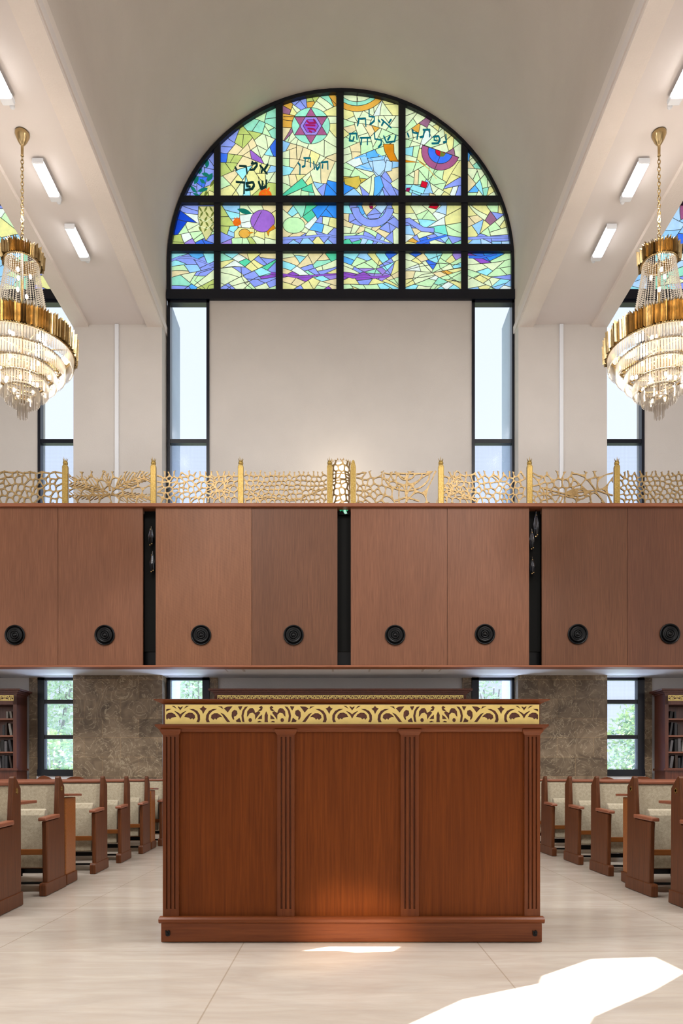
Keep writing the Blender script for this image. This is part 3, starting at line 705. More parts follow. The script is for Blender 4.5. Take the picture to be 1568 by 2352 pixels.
def make_pane(x0, x1, y0, y1, seeds, ky, overlays, dx, Yg=W + .05):
    pane = in_arch(x0, x1, y0, y1)
    big = [(x0 - 14, y0 - 14), (x1 + 14, y0 - 14), (x1 + 14, y1 + 14), (x0 - 14, y1 + 14)]
    polys = [pane]; keys = ['#']
    for cell, si in leaded([(s[0], s[1]) for s in seeds], big, random.Random(int(x0 + y0 * 3)), {1: .1, 1.25: .2, 1.9: .45}[ky], ky):
        sd = seeds[si]; c = inset(cell, .7)
        if len(c) < 3: continue
        polys.append([warp(p) for p in subdiv(c, 7)]); keys.append(sd[2])
    for q, kk in overlays:
        xs = [p[0] for p in q]; ys = [p[1] for p in q]
        if max(xs) < x0 or min(xs) > x1 or max(ys) < y0 or min(ys) > y1: continue
        polys.append(q); keys.append(kk)
    rj = random.Random(5)
    for attempt in range(8):
        vs, tris = planar(polys, 1e-3)
        lit = sum(abs(area([vs[i] for i in t])) for t, q in tris if 0 in q and keys[max(q)] != '#')
        if lit > .6 * abs(area(pane)): break
        polys = [polys[0]] + [[(a + rj.uniform(-.03, .03), b + rj.uniform(-.03, .03)) for a, b in q] for q in polys[1:]]
    me = bpy.data.meshes.new('glass_pane'); F_ = []; mi = []; cols = []
    for t, s in tris:
        if 0 not in s: continue
        kk = keys[max(s)]; F_.append(t); mi.append(1 if kk == '#' else 0)
        r, g, b = PAL.get(kk, (40, 40, 40)); j = random.uniform(.95, 1.04)
        cols.append(lin(tuple(min(1, v / 255 * 1.02) for v in (r, g, b))) + (1,))
    me.from_pydata([(PX(x, W) + dx, Yg, PZ(y, W)) for x, y in vs], [], F_)
    me.materials.append(M['stained']); me.materials.append(M['lead'])
    ca = me.color_attributes.new('Col', 'FLOAT_COLOR', 'CORNER')
    for p, m_, c in zip(me.polygons, mi, cols):
        p.material_index = m_
        for li in p.loop_indices: ca.data[li].color = c
    o = bpy.data.objects.new('glass_pane', me); COL.objects.link(o); return o

def stained_window(idx, dx, centre):
    root = thing('window_%d' % idx, None, None, (ARC_C[0] + dx, W, Z_BAR0)); structure(root, 'arched stained glass window of eighteen panes' if centre else None)
    rnd = random.Random(idx * 31)
    for ci, (x0, x1) in enumerate(COLX):
        for ri, (y0, y1) in enumerate(ROWY):
            if centre:
                Z = ZL if ci < 3 else ZR
                sd = [Z(a, b) + (c,) for a, b, c in parse((SEEDS_L if ci < 3 else SEEDS_R)[(ci, ri)])]
                o = make_pane(x0, x1, y0, y1, sd, (1, 1.25, 1.9)[ri], OV, dx)
            else:
                pal = 'ccgggyyaammpsswle' if idx == 1 else 'ccllsspvvaaUrSbmw'
                if ri == 2: pal += 'aaSppm'
                sd = [(rnd.uniform(x0, x1), rnd.uniform(y0, y1), rnd.choice(pal)) for _ in range(34 if ri == 0 else 16)]
                o = make_pane(x0, x1, y0, y1, sd, (1, 1.25, 1.9)[ri], [], dx)
            o.parent = root; o.location = -Vector(root.location)
    mb = MB()
    X = lambda p: PX(p, W) + dx
    for a, b in ((491, 506), (633, 649), (772, 789), (915, 931), (1059, 1074)):
        xm = (a + b) / 2 - 783; top = 603 - math.sqrt(max(0, 394 ** 2 - xm * xm))
        mb.box(X(a), X(b), W - .01, W + .12, Z_BAR1, PZ(top, W))
    mb.build('mullion', M['black'], root)
    mb = MB()
    for a, b in ((451, 467), (562, 578)):
        half = math.sqrt(394 ** 2 - max(0, 603 - (a + b) / 2) ** 2)
        mb.box(X(783 - half), X(783 + half), W - .02, W + .11, PZ(b, W), PZ(a, W))
    mb.build('transom', M['black'], root)
    mb = MB(); mb.box(WXL + dx - .03, WXR + dx + .03, W - .06, W + .14, Z_BAR0, Z_BAR1); mb.build('bottom_rail', M['black'], root)
    mb = MB(); R0, R1 = 390.5, 399; A = []; n = 48
    pr = [(783 - R0, 672)] + [(783 - R0 * math.cos(PI * i / n), 603 - R0 * math.sin(PI * i / n)) for i in range(n + 1)] + [(783 + R0, 672)]
    po = [(783 - R1, 672)] + [(783 - R1 * math.cos(PI * i / n), 603 - R1 * math.sin(PI * i / n)) for i in range(n + 1)] + [(783 + R1, 672)]
    vs = []
    for (x, y), (u, w) in zip(pr, po):
        for yy in (W - .015, W + .12): vs += [(X(x), yy, PZ(y, W)), (X(u), yy, PZ(w, W))]
    fs = []
    for i in range(len(pr) - 1):
        a, b = i * 4, i * 4 + 4
        fs += [(a, a + 1, b + 1, b), (a + 2, b + 2, b + 3, a + 3), (a, b, b + 2, a + 2), (a + 1, a + 3, b + 3, b + 1)]
    mb.add(vs, fs); mb.build('arch_frame', M['black'], root)
for i, (dx, c) in enumerate(((CX[0] - CX[1], False), (0, True), (CX[2] - CX[1], False))): stained_window(i + 1, dx, c)

# slender side windows, upper and lower
wn = 4
def slender(x0, x1, z0, z1, bars, fw, sill, screened, inner):
    """inner: -1 when the wide jamb is on the low-x side"""
    global wn
    root = thing('window_%d' % wn, None, None, ((x0 + x1) / 2, W, z0)); wn += 1; structure(root)
    mb = MB()
    fl, fr = (fw, .045) if inner < 0 else (.045, fw)
    mb.box(x0, x0 + fl, W - .03, W + .1, z0, z1); mb.box(x1 - fr, x1, W - .03, W + .1, z0, z1)
    mb.box(x0, x1, W - .03, W + .1, z1 - .05, z1); mb.box(x0, x1, W - .05, W + .1, z0, z0 + sill)
    mb.build('frame', M['black'], root)
    for b in bars: MB().box(x0 + fl * .5, x1 - fr * .5, W - .02, W + .09, b - .035, b + .035).build('transom', M['black'], root)
    edges = [z0 + sill] + bars + [z1 - .05]
    for i in range(len(edges) - 1):
        lo, hi = edges[i] + (.035 if i else 0), edges[i + 1] - (.035 if i < len(edges) - 2 else 0)
        MB().box(x0 + fl, x1 - fr, W + .045, W + .05, lo, hi).build('pane', M['panes'] if (screened or i == 0) else M['pane'], root)
for dx in (CX[0] - CX[1], 0, CX[2] - CX[1]):
    for (x0, x1, inn) in ((WXL - .02, SWL, 1), (SWR, WXR + .02, -1)):
        slender(x0 + dx, x1 + dx, 4.25, Z_BAR0, [PZ(1014, W)], .05, .06, False, inn)
        slender(x0 + dx, x1 + dx, PZ(1782, W), 2.72, [PZ(1693, W), PZ(1612, W)], .12, .11, True, inn)

# ------------------------------------------------------------------ gallery
root = thing('wall_gallery', None, None, (0, FY, 2.7)); structure(root, 'wood-faced gallery parapet with dark vertical slots')
Zt, Zb = PZ(1166, FY), PZ(1528, FY)
GX = [(-5.9, PX(133, FY), 'fascl'), (PX(133, FY), PX(328, FY), 'fascl'), (PX(357, FY), PX(578, FY), 'fascr'), (PX(578, FY), PX(775, FY), 'fasc'),
      (PX(805, FY), PX(1027, FY), 'fascl'), (PX(1027, FY), PX(1215, FY), 'fascl'), (PX(1244, FY), PX(1440, FY), 'fasc'), (PX(1440, FY), 5.9, 'fascd')]
for i, (a, b, m) in enumerate(GX):
    MB().box(a + .003, b - .003, FY, FY + .04, Zb, Zt).build('fascia_board', M[m], root)
for a, b in ((328, 357), (775, 805), (1215, 1244)):
    MB().box(PX(a, FY) - .02, PX(b, FY) + .02, FY + .16, FY + .19, Zb + .24, Zt).build('slot_panel', M['gloss_black'], root)
    MB().box(PX(a, FY) - .02, PX(b, FY) + .02, FY + .18, FY + .2, Zb - .02, Zb + .26).build('slot_panel', M['dark'], root)
MB().box(-11.9, 11.9, FY + .2, FY + .24, 2.74, PZ(1170, FY)).build('backing', M['dark'], root)
MB().box(-11.9, -5.9, FY, FY + .04, Zb, Zt).build('fascia_board', M['fasc'], root)
MB().box(5.9, 11.9, FY, FY + .04, Zb, Zt).build('fascia_board', M['fascd'], root)
MB().box(-11.9, 11.9, FY - .05, FY + .3, Zt, PZ(1157.5, FY)).build('top_rail', M['cap'], root, bevel=.008)
MB().box(-11.9, 11.9, FY - .03, FY + .2, PZ(1533, FY), Zb).build('bottom_rail', M['cap'], root, bevel=.006)
MB().box(-11.9, 11.9, FY + .24, W + .02, 4.1, 4.25).build('gallery_floor', M['greywall'], root)
simple('ceiling_underside', MB().box(-11.9, 11.9, FY + .21, W + .2, 2.715, 2.745), M['white'])

def air_diffuser(px, py, label):
    c = P(px, py, FY); t = thing('air_diffuser', label, 'air vent', (c.x, FY, c.z), 'round black air diffusers along the parapet')
    mb = MB(); mb.lathe([(.110, .0), (.150, -.004), (.158, -.014), (.156, -.024), (.146, -.026), (.132, -.014), (.125, 0)], (c.x, FY, c.z), 36, axis='y'); mb.build('rim', M['dark'], t)
    for r in (.118, .088, .058):
        mb = MB(); mb.lathe([(r - .022, -.022), (r - .006, -.030), (r, -.024), (r - .004, -.012), (r - .024, -.004)], (c.x, FY, c.z), 30, axis='y'); mb.build('cone_ring', M['dark'], t)
    mb = MB(); mb.lathe([(.034, -.002), (.036, -.014), (.028, -.026), (.012, -.034), (.0005, -.035)], (c.x, FY, c.z), 20, axis='y'); mb.build('hub', M['dark'], t)
    mb = MB(); mb.lathe([(.118, -.001), (.0005, -.0012)], (c.x, FY, c.z), 24, axis='y'); mb.build('duct_plate', M['gloss_black'], t)
for px, py, lb in ((35, 1459, 'round black air diffuser beneath the railing of angular house shapes'),
                   (241, 1459, 'round black air diffuser beneath the palm frond railing panel'),
                   (462, 1459, 'round black air diffuser in the rippled parapet board'),
                   (674, 1459, 'round black air diffuser between the rippled board and the exit sign slot'),
                   (907, 1459, 'round black air diffuser beneath the candelabrum railing, next to the exit sign slot'),
                   (1113, 1457, 'round black air diffuser beneath the leafy railing, before the slot with three glass drops'),
                   (1326, 1457, 'round black air diffuser beneath the fish railing, past the slot with three glass drops'),
                   (1537, 1456, 'round black air diffuser in the darkest parapet board')):
    air_diffuser(px, py, lb)

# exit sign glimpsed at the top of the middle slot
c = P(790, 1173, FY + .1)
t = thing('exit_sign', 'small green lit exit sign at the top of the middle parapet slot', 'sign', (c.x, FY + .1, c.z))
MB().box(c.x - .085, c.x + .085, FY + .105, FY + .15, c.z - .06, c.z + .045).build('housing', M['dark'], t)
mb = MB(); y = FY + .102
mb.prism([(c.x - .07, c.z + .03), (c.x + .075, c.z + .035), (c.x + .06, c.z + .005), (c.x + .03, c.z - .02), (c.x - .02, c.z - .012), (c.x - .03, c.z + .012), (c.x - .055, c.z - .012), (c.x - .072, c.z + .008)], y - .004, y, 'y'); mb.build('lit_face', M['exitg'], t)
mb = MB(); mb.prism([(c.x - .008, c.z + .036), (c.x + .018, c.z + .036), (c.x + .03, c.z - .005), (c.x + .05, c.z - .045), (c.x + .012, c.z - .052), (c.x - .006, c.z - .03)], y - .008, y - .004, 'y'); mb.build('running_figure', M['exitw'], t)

# smoky glass drop lights hanging in the two outer slots
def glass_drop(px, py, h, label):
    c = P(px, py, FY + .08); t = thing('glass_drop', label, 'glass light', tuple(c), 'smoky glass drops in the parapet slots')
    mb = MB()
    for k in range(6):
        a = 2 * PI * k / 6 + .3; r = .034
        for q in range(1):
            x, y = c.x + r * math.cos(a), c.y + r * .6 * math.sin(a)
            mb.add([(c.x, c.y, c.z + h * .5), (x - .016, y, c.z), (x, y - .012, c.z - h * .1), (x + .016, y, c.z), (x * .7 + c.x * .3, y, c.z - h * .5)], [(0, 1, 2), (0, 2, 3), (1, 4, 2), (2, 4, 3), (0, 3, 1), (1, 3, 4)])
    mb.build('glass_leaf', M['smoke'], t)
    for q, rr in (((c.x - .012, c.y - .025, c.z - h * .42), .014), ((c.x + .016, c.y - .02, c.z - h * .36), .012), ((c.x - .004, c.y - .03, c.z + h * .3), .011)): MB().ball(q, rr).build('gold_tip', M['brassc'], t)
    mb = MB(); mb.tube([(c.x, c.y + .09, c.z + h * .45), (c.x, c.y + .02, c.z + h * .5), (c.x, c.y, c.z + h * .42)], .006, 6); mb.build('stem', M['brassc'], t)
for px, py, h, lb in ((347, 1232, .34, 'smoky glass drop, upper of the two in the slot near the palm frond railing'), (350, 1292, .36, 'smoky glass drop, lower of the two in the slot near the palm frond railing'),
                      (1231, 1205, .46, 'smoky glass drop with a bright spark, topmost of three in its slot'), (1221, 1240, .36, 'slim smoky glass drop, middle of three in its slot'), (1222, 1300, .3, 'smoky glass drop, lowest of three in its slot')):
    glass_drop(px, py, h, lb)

# ------------------------------------------------------------------ brass railing
RYL = FY + .12            # plane of the railing
RT = PZ(1157.5, FY)       # top of the parapet rail
def lattice(w, h, seedf, lw, strokes=(), wob=.012, seed=0, ky=1.0):
    rnd = random.Random(seed)
    seeds = seedf(rnd, w, h)
    rect = [(0, 0), (w, 0), (w, h), (0, h)]
    polys = [rect]; kinds = [0]
    for c in voronoi(seeds, [(-.02, -.02), (w + .02, -.02), (w + .02, h + .02), (-.02, h + .02)], ky):
        q = inset(c, lw / 2)
        if len(q) >= 3 and abs(area(q)) > 1.5e-4: polys.append(chaikin(q, 2)); kinds.append(1)
    for q, kd in strokes: polys.append(q); kinds.append(kd)
    vs, tris = planar(polys, 1e-5)
    keep = []
    for t, s in tris:
        if 0 not in s: continue
        top = max(s); k = kinds[top]
        if k != 1: keep.append(t)
    def wv(p):
        e = wob * (math.sin(p[0] * 31 + seed) + .6 * math.sin(p[0] * 57 + 2 * seed))
        f = (p[1] / h - .5) * 2; return (p[0], p[1] + e * f * abs(f))
    return [wv(v) for v in vs], keep
def jit(nx, ny, j=.36):
    def f(rnd, w, h): return [((i + .5 + (k % 2) * .4 - .2 + rnd.uniform(-j, j)) * w / nx, (k + .5 + rnd.uniform(-j, j)) * h / ny) for i in range(nx) for k in range(ny)]
    return f
def fan(cx, cy, rings, per):
    def f(rnd, w, h):
        o = []
        for r in range(rings):
            for a in range(per + r):
                t = 2 * PI * (a + rnd.uniform(-.2, .2)) / (per + r) + r * .4; R = .05 + r * .085
                x, y = cx * w + R * 1.25 * math.cos(t), cy * h + R * math.sin(t)
                if -.02 < x < w + .02 and -.02 < y < h + .02: o.append((x, y))
        return o + jit(9, 4)(rnd, w, h)[::3]
    return f
def slanted(nx, ny, sl):
    def f(rnd, w, h):
        return [((i + rnd.uniform(-.3, .3)) * w / nx + (k / ny - .5) * sl, (k + .5 + rnd.uniform(-.3, .3)) * h / ny) for i in range(-4, nx + 4) for k in range(ny) if -.03 < (i * w / nx + (k / ny - .5) * sl) < w + .03]
    return f
def frond(x, y, L, ang, n, ll, lw=.017, bend=.35):
    """a palm frond: stem and paired leaflets; each is a raised solid stroke"""
    o = []; pts = []; a = ang
    for i in range(n + 1):
        pts.append((x, y)); x += L / n * math.cos(a); y += L / n * math.sin(a); a += bend / n
    o.append((ribbon(pts, .026, .010), 2))
    for i in range(1, n + 1):
        d = math.atan2(pts[i][1] - pts[i - 1][1], pts[i][0] - pts[i - 1][0])
        for s in (-1, 1):
            l = ll * (1 - .45 * i / n); q = [pts[i]]
            for k in range(1, 5): q.append((q[-1][0] + l / 4 * math.cos(d + s * (.85 - k * .12)), q[-1][1] + l / 4 * math.sin(d + s * (.85 - k * .12))))
            o.append((ribbon(q, lw, lw * .5), 2))
    return o
def hole_strips(strokes): return strokes
RH = PZ(1076, FY) - PZ(1150, FY); RB = PZ(1150, FY)
posts = [145, 349, 551, 757, 811, 1014, 1219, 1421]
PXS = [PX(p, FY) for p in posts]
def menorah(w, h):
    o = []; cx, cy = w * .62, h * .12
    for r in (.12, .24, .36):
        q = [(cx + r * math.cos(PI + PI * i / 12), h * .92 - (0.52 * h) * math.sin(PI * i / 12) * r / .36) for i in range(13)]
        o.append((ribbon(q, .022), 2))
    o.append((ribbon([(cx, .02), (cx, h * .95)], .026), 2)); o.append((ribbon([(cx - .36, h * .93), (cx + .36, h * .93)], .02), 2))
    o.append((ribbon([(cx - .2, .04), (cx, .10), (cx + .2, .04)], .024), 2))
    return o
def sunburst(w, h, cx, cy, n=11):
    o = [(ellipse(cx, cy, .085, .085), 2), (ellipse(cx, cy, .062, .062), 1), (ribbon([(cx - .05, cy - .05), (cx + .05, cy + .05)], .014), 2)]
    for k in range(n):
        a = 2 * PI * k / n; o.append((ribbon([(cx + .08 * math.cos(a), cy + .08 * math.sin(a)), (cx + .24 * math.cos(a + .1), cy + .24 * math.sin(a + .1))], .024, .012), 2))
    return o
w0 = PXS[1] - PXS[0] - .1
fr = frond(w0 * .47, RH * .34, w0 * .46, 2.62, 9, .25, .019, .55) + frond(w0 * .53, RH * .40, w0 * .47, .62, 9, .25, .019, -.5) + frond(w0 * .5, RH * .30, w0 * .45, PI + .12, 8, .15, .018, -.2) + frond(w0 * .52, RH * .28, w0 * .46, -.16, 9, .17, .018, .2) + frond(w0 * .5, RH * .4, RH * .6, 1.75, 4, .12, .018, .2)
PANELS = [
    (PXS[0] - 1.376, PXS[0], jit(13, 5, .42), .018, lambda w, h: [(ribbon([(0, h * .97), (w, h * .97)], .02), 2)], 'brass railing panel of angular house-like shapes beside the palm panel'),
    (PXS[0], PXS[1], jit(8, 4, .3), .014, lambda w, h: fr, 'brass railing panel of sweeping palm fronds'),
    (PXS[1], PXS[2], jit(15, 6, .38), .016, lambda w, h: sunburst(w, h, w * .78, h * .55), 'brass railing panel with a sunburst flower near one post'),
    (PXS[2], PXS[3], slanted(17, 7, .16), .016, lambda w, h: [(ribbon([(0, h * .12), (w * .3, h * .22), (w * .6, h * .08), (w, h * .5)], .02), 2), (ribbon([(0, h * .8), (w * .06, h * .4), (w * .2, h * .02)], .018), 2)], 'brass railing panel of fish-scale cells and slanting strokes'),
    (PXS[4], PXS[5], fan(.1, .4, 7, 7), .017, menorah, 'brass railing panel with a candelabrum of curved branches'),
    (PXS[5], PXS[6], jit(14, 6, .44), .016, lambda w, h: frond(w * .40, h * .05, w * .5, PI - .55, 6, .2, .02) + frond(w * .02, h * .1, w * .3, 1.0, 5, .2, .02), 'brass railing panel with leafy branches next to a slender window'),
    (PXS[6], PXS[7], fan(.16, .3, 9, 8), .017, lambda w, h: [(leafshape(w * .56, h * .34, .44, .13, .06), 2), (ellipse(w * .60, h * .34, .05, .042), 1), (ribbon([(w * .1, h * .5), (w * .4, h * .3), (w * .8, h * .42), (w, h * .25)], .02), 2)], 'brass railing panel with a fish-like form among arched cells'),
    (PXS[7], PXS[7] + 1.376, jit(15, 7, .4), .015, lambda w, h: [], 'brass railing panel of small rounded pebble cells at the frame edge')]
for i, (a, b, sf, lw, st, lb) in enumerate(PANELS):
    w = b - a - .10; x0 = a + .05
    vs, keep = lattice(w, RH, sf, lw, st(w, RH), seed=i + 3)
    t = thing('openwork_railing', lb, 'railing', (x0 + w / 2, RYL, RT), 'openwork brass railings')
    mb = MB(); extruded(mb, vs, keep, lambda p, d: (x0 + p[0], RYL + d - .012, RB + p[1]), .024)
    o = mb.build('openwork', M['brass'], t)
    for q in (.12, .5, .88): MB().box(x0 + w * q - .008, x0 + w * q + .008, RYL - .008, RYL + .008, RT, RB + .02).build('foot_pin', M['brass'], t)
POSTL = ['brass railing post crowned with a spiky finial, between the house panel and the palm panel', 'brass railing post between the palm frond panel and the sunburst panel', 'brass railing post between the sunburst panel and the fish-scale panel',
         'crowned brass post at the fish-scale side of the lattice lamp', 'pointed brass post without a crown beside the lattice lamp', 'brass railing post between the candelabrum panel and the leafy branch panel',
         'brass railing post between the leafy branch panel and the fish panel', 'brass railing post between the fish panel and the pebble cell panel']
for i, x in enumerate(PXS):
    t = thing('railing_post', POSTL[i], 'railing post', (x, RYL - .03, RT), 'brass railing posts')
    zt = PZ(1066, FY); y = RYL - .03
    mb = MB(); hw = .043
    if i == 4:
        mb.prism([(x - hw, RT), (x + hw, RT), (x + hw, zt - .02), (x + .02, zt + .08), (x, zt + .1), (x - .025, zt + .07), (x - hw, zt - .01)], y - .03, y + .03, 'y')
        mb.build('shaft', M['brassp'], t, bevel=.006)
    else:
        mb.box(x - hw, x + hw, y - .03, y + .03, RT, zt); mb.prism([(x - hw, zt), (x + hw, zt), (x + .03, zt + .025), (x - .03, zt + .025)], y - .024, y + .024, 'y')
        mb.build('shaft', M['brassp'], t, bevel=.006)
        mb = MB(); mb.lathe([(.022, .02), (.036, .035), (.040, .055), (.034, .075), (.022, .085)], (x, y, zt), 12)
        for k in range(7):
            a = 2 * PI * k / 7; r0, r1 = .024, .046; tip = (x + r1 * math.cos(a), y + r1 * math.sin(a), zt + .125 + (.02 if k % 2 else 0))
            bx = [(x + r0 * math.cos(a + s), y + r0 * math.sin(a + s), zt + .07) for s in (-.42, .42)]
            mb.add([bx[0], bx[1], tip, (x + r0 * .3 * math.cos(a), y + r0 * .3 * math.sin(a), zt + .07)], [(0, 1, 2), (1, 3, 2), (3, 0, 2), (0, 3, 1)])
        mb.build('finial', M['brassp'], t)
# lattice lamp between the two middle posts
lx0, lx1 = PX(757, FY), PX(810, FY); lcx = (PX(758, FY) + PX(806, FY)) / 2; ly = RYL + .17
t = thing('lattice_lamp', 'tall glowing lamp in a brass lattice cage between two railing posts', 'lamp', (lcx, ly, RT))
lh = PZ(1046, FY) - RT; R = .155
vs, keep = lattice(PI * R * 1.15, lh, jit(6, 8, .4), .021, [(ribbon([(0, lh * .55), (PI * R * 1.15, lh * .60)], .014), 2), (ribbon([(0, .72 * lh), (PI * R * 1.15, .70 * lh)], .014), 2)], seed=41)
mb = MB()
extruded(mb, vs, keep, lambda p, d: (lcx + (R - d) * math.sin((p[0] / (PI * R * 1.15) - .5) * PI * 1.15), ly - (R - d) * math.cos((p[0] / (PI * R * 1.15) - .5) * PI * 1.15), RT + p[1]), .014)
for k in range(13):
    a = (k / 12 - .5) * PI * 1.15; x, y = lcx + R * math.sin(a), ly - R * math.cos(a); hh = .075 if k in (0, 12) else (.03 if k % 2 else .018)
    if k in (1, 11): hh = .05
    mb.add([(x - .013, y, RT + lh - .01), (x + .013, y, RT + lh - .01), (x, y + .01, RT + lh - .01), (x, y, RT + lh + hh)], [(0, 1, 3), (1, 2, 3), (2, 0, 3)])
mb.build('lattice_cage', M['brass'], t)
mb = MB(); mb.lathe([(.09, .04), (.11, .05), (.11, lh - .03), (.09, lh - .01)], (lcx, ly + .02, RT), 20); mb.build('glowing_shade', M['lampg'], t)
mb = MB(); mb.lathe([(.13, 0), (.13, .02), (.05, .03), (.05, .05)], (lcx, ly + .02, RT), 20); mb.build('base', M['brassp'], t)

# ------------------------------------------------------------------ conduits, lights, ceiling fittings
for px, py, lb in ((269, PF, 'white vertical cable conduit up the pier beside the palm railing panel'), (1288, PF, 'white vertical cable conduit up the pier behind the fish railing panel')):
    x = PX(px, PF); t = thing('cable_conduit', lb, 'conduit', (x, PF, 4.25), 'white conduits on the piers')
    MB().box(x - .033, x + .033, PF - .035, PF - .002, 4.28, ZS - .01).build('cover', M['white'], t, bevel=.006)
    MB().box(x - .036, x + .036, PF - .038, PF - .002, 5.78, 5.80).build('joint', M['greywall'], t)
def tube_light(x, y0, y1, s, label):
    t = thing('ceiling_tube_light', label, 'ceiling light', (x, (y0 + y1) / 2, ZS), 'white batten lights on the ceiling strips')
    MB().prism([(x - .075, ZS - .07), (x + .075, ZS - .07), (x + .055, ZS - .03), (x - .055, ZS - .03)], y0, y1, 'y').build('body', M['white'], t)
    MB().box(x - .068, x + .068, y0 + .01, y1 - .09, ZS - .088, ZS - .07).build('diffuser', M['tube'], t, bevel=.004)
    MB().box(x - .07, x + .07, y0 - .005, y0 + .012, ZS - .095, ZS - .03).build('end_cap', M['white'], t, bevel=.004)
    MB().box(x - .07, x + .07, y1 - .09, y1, ZS - .1, ZS - .03).build('end_cap', M['white'], t, bevel=.01)
    mb = MB(); mb.box(x - .025, x + .025, y1 - .06, y1 + .08, ZS - .03, ZS - .002); mb.ball((x, y1 + .08, ZS - .03), .03); mb.build('bracket', M['white'], t)
for s, c, nm in ((-1, -3.74, 'palm-side'), (1, 3.79, 'pebble-side')):
    for (a, b), w in zip(((7.55, 8.15), (8.92, 9.52), (9.98, 10.62)), ('at the frame edge', 'middle one of three', 'next to the pier')):
        tube_light(c, a, b, s, 'glowing white batten light on the %s ceiling strip, %s' % (nm, w))
for px, w, lb in ((806, .62, 'pale recessed ceiling panel in the middle of the gallery underside'), (540, .3, 'thin grille in the gallery underside on the palm railing side'), (990, .3, 'thin grille in the gallery underside on the fish railing side')):
    x = PX(px, FY + .5); t = thing('ceiling_vent', lb, 'vent', (x, FY + .5, 2.715))
    MB().box(x - w / 2, x + w / 2, FY + .32, FY + .62, 2.704, 2.714).build('frame', M['greywall'], t)
    MB().box(x - w / 2 + .03, x + w / 2 - .03, FY + .35, FY + .59, 2.70, 2.705).build('face', M['white'], t)

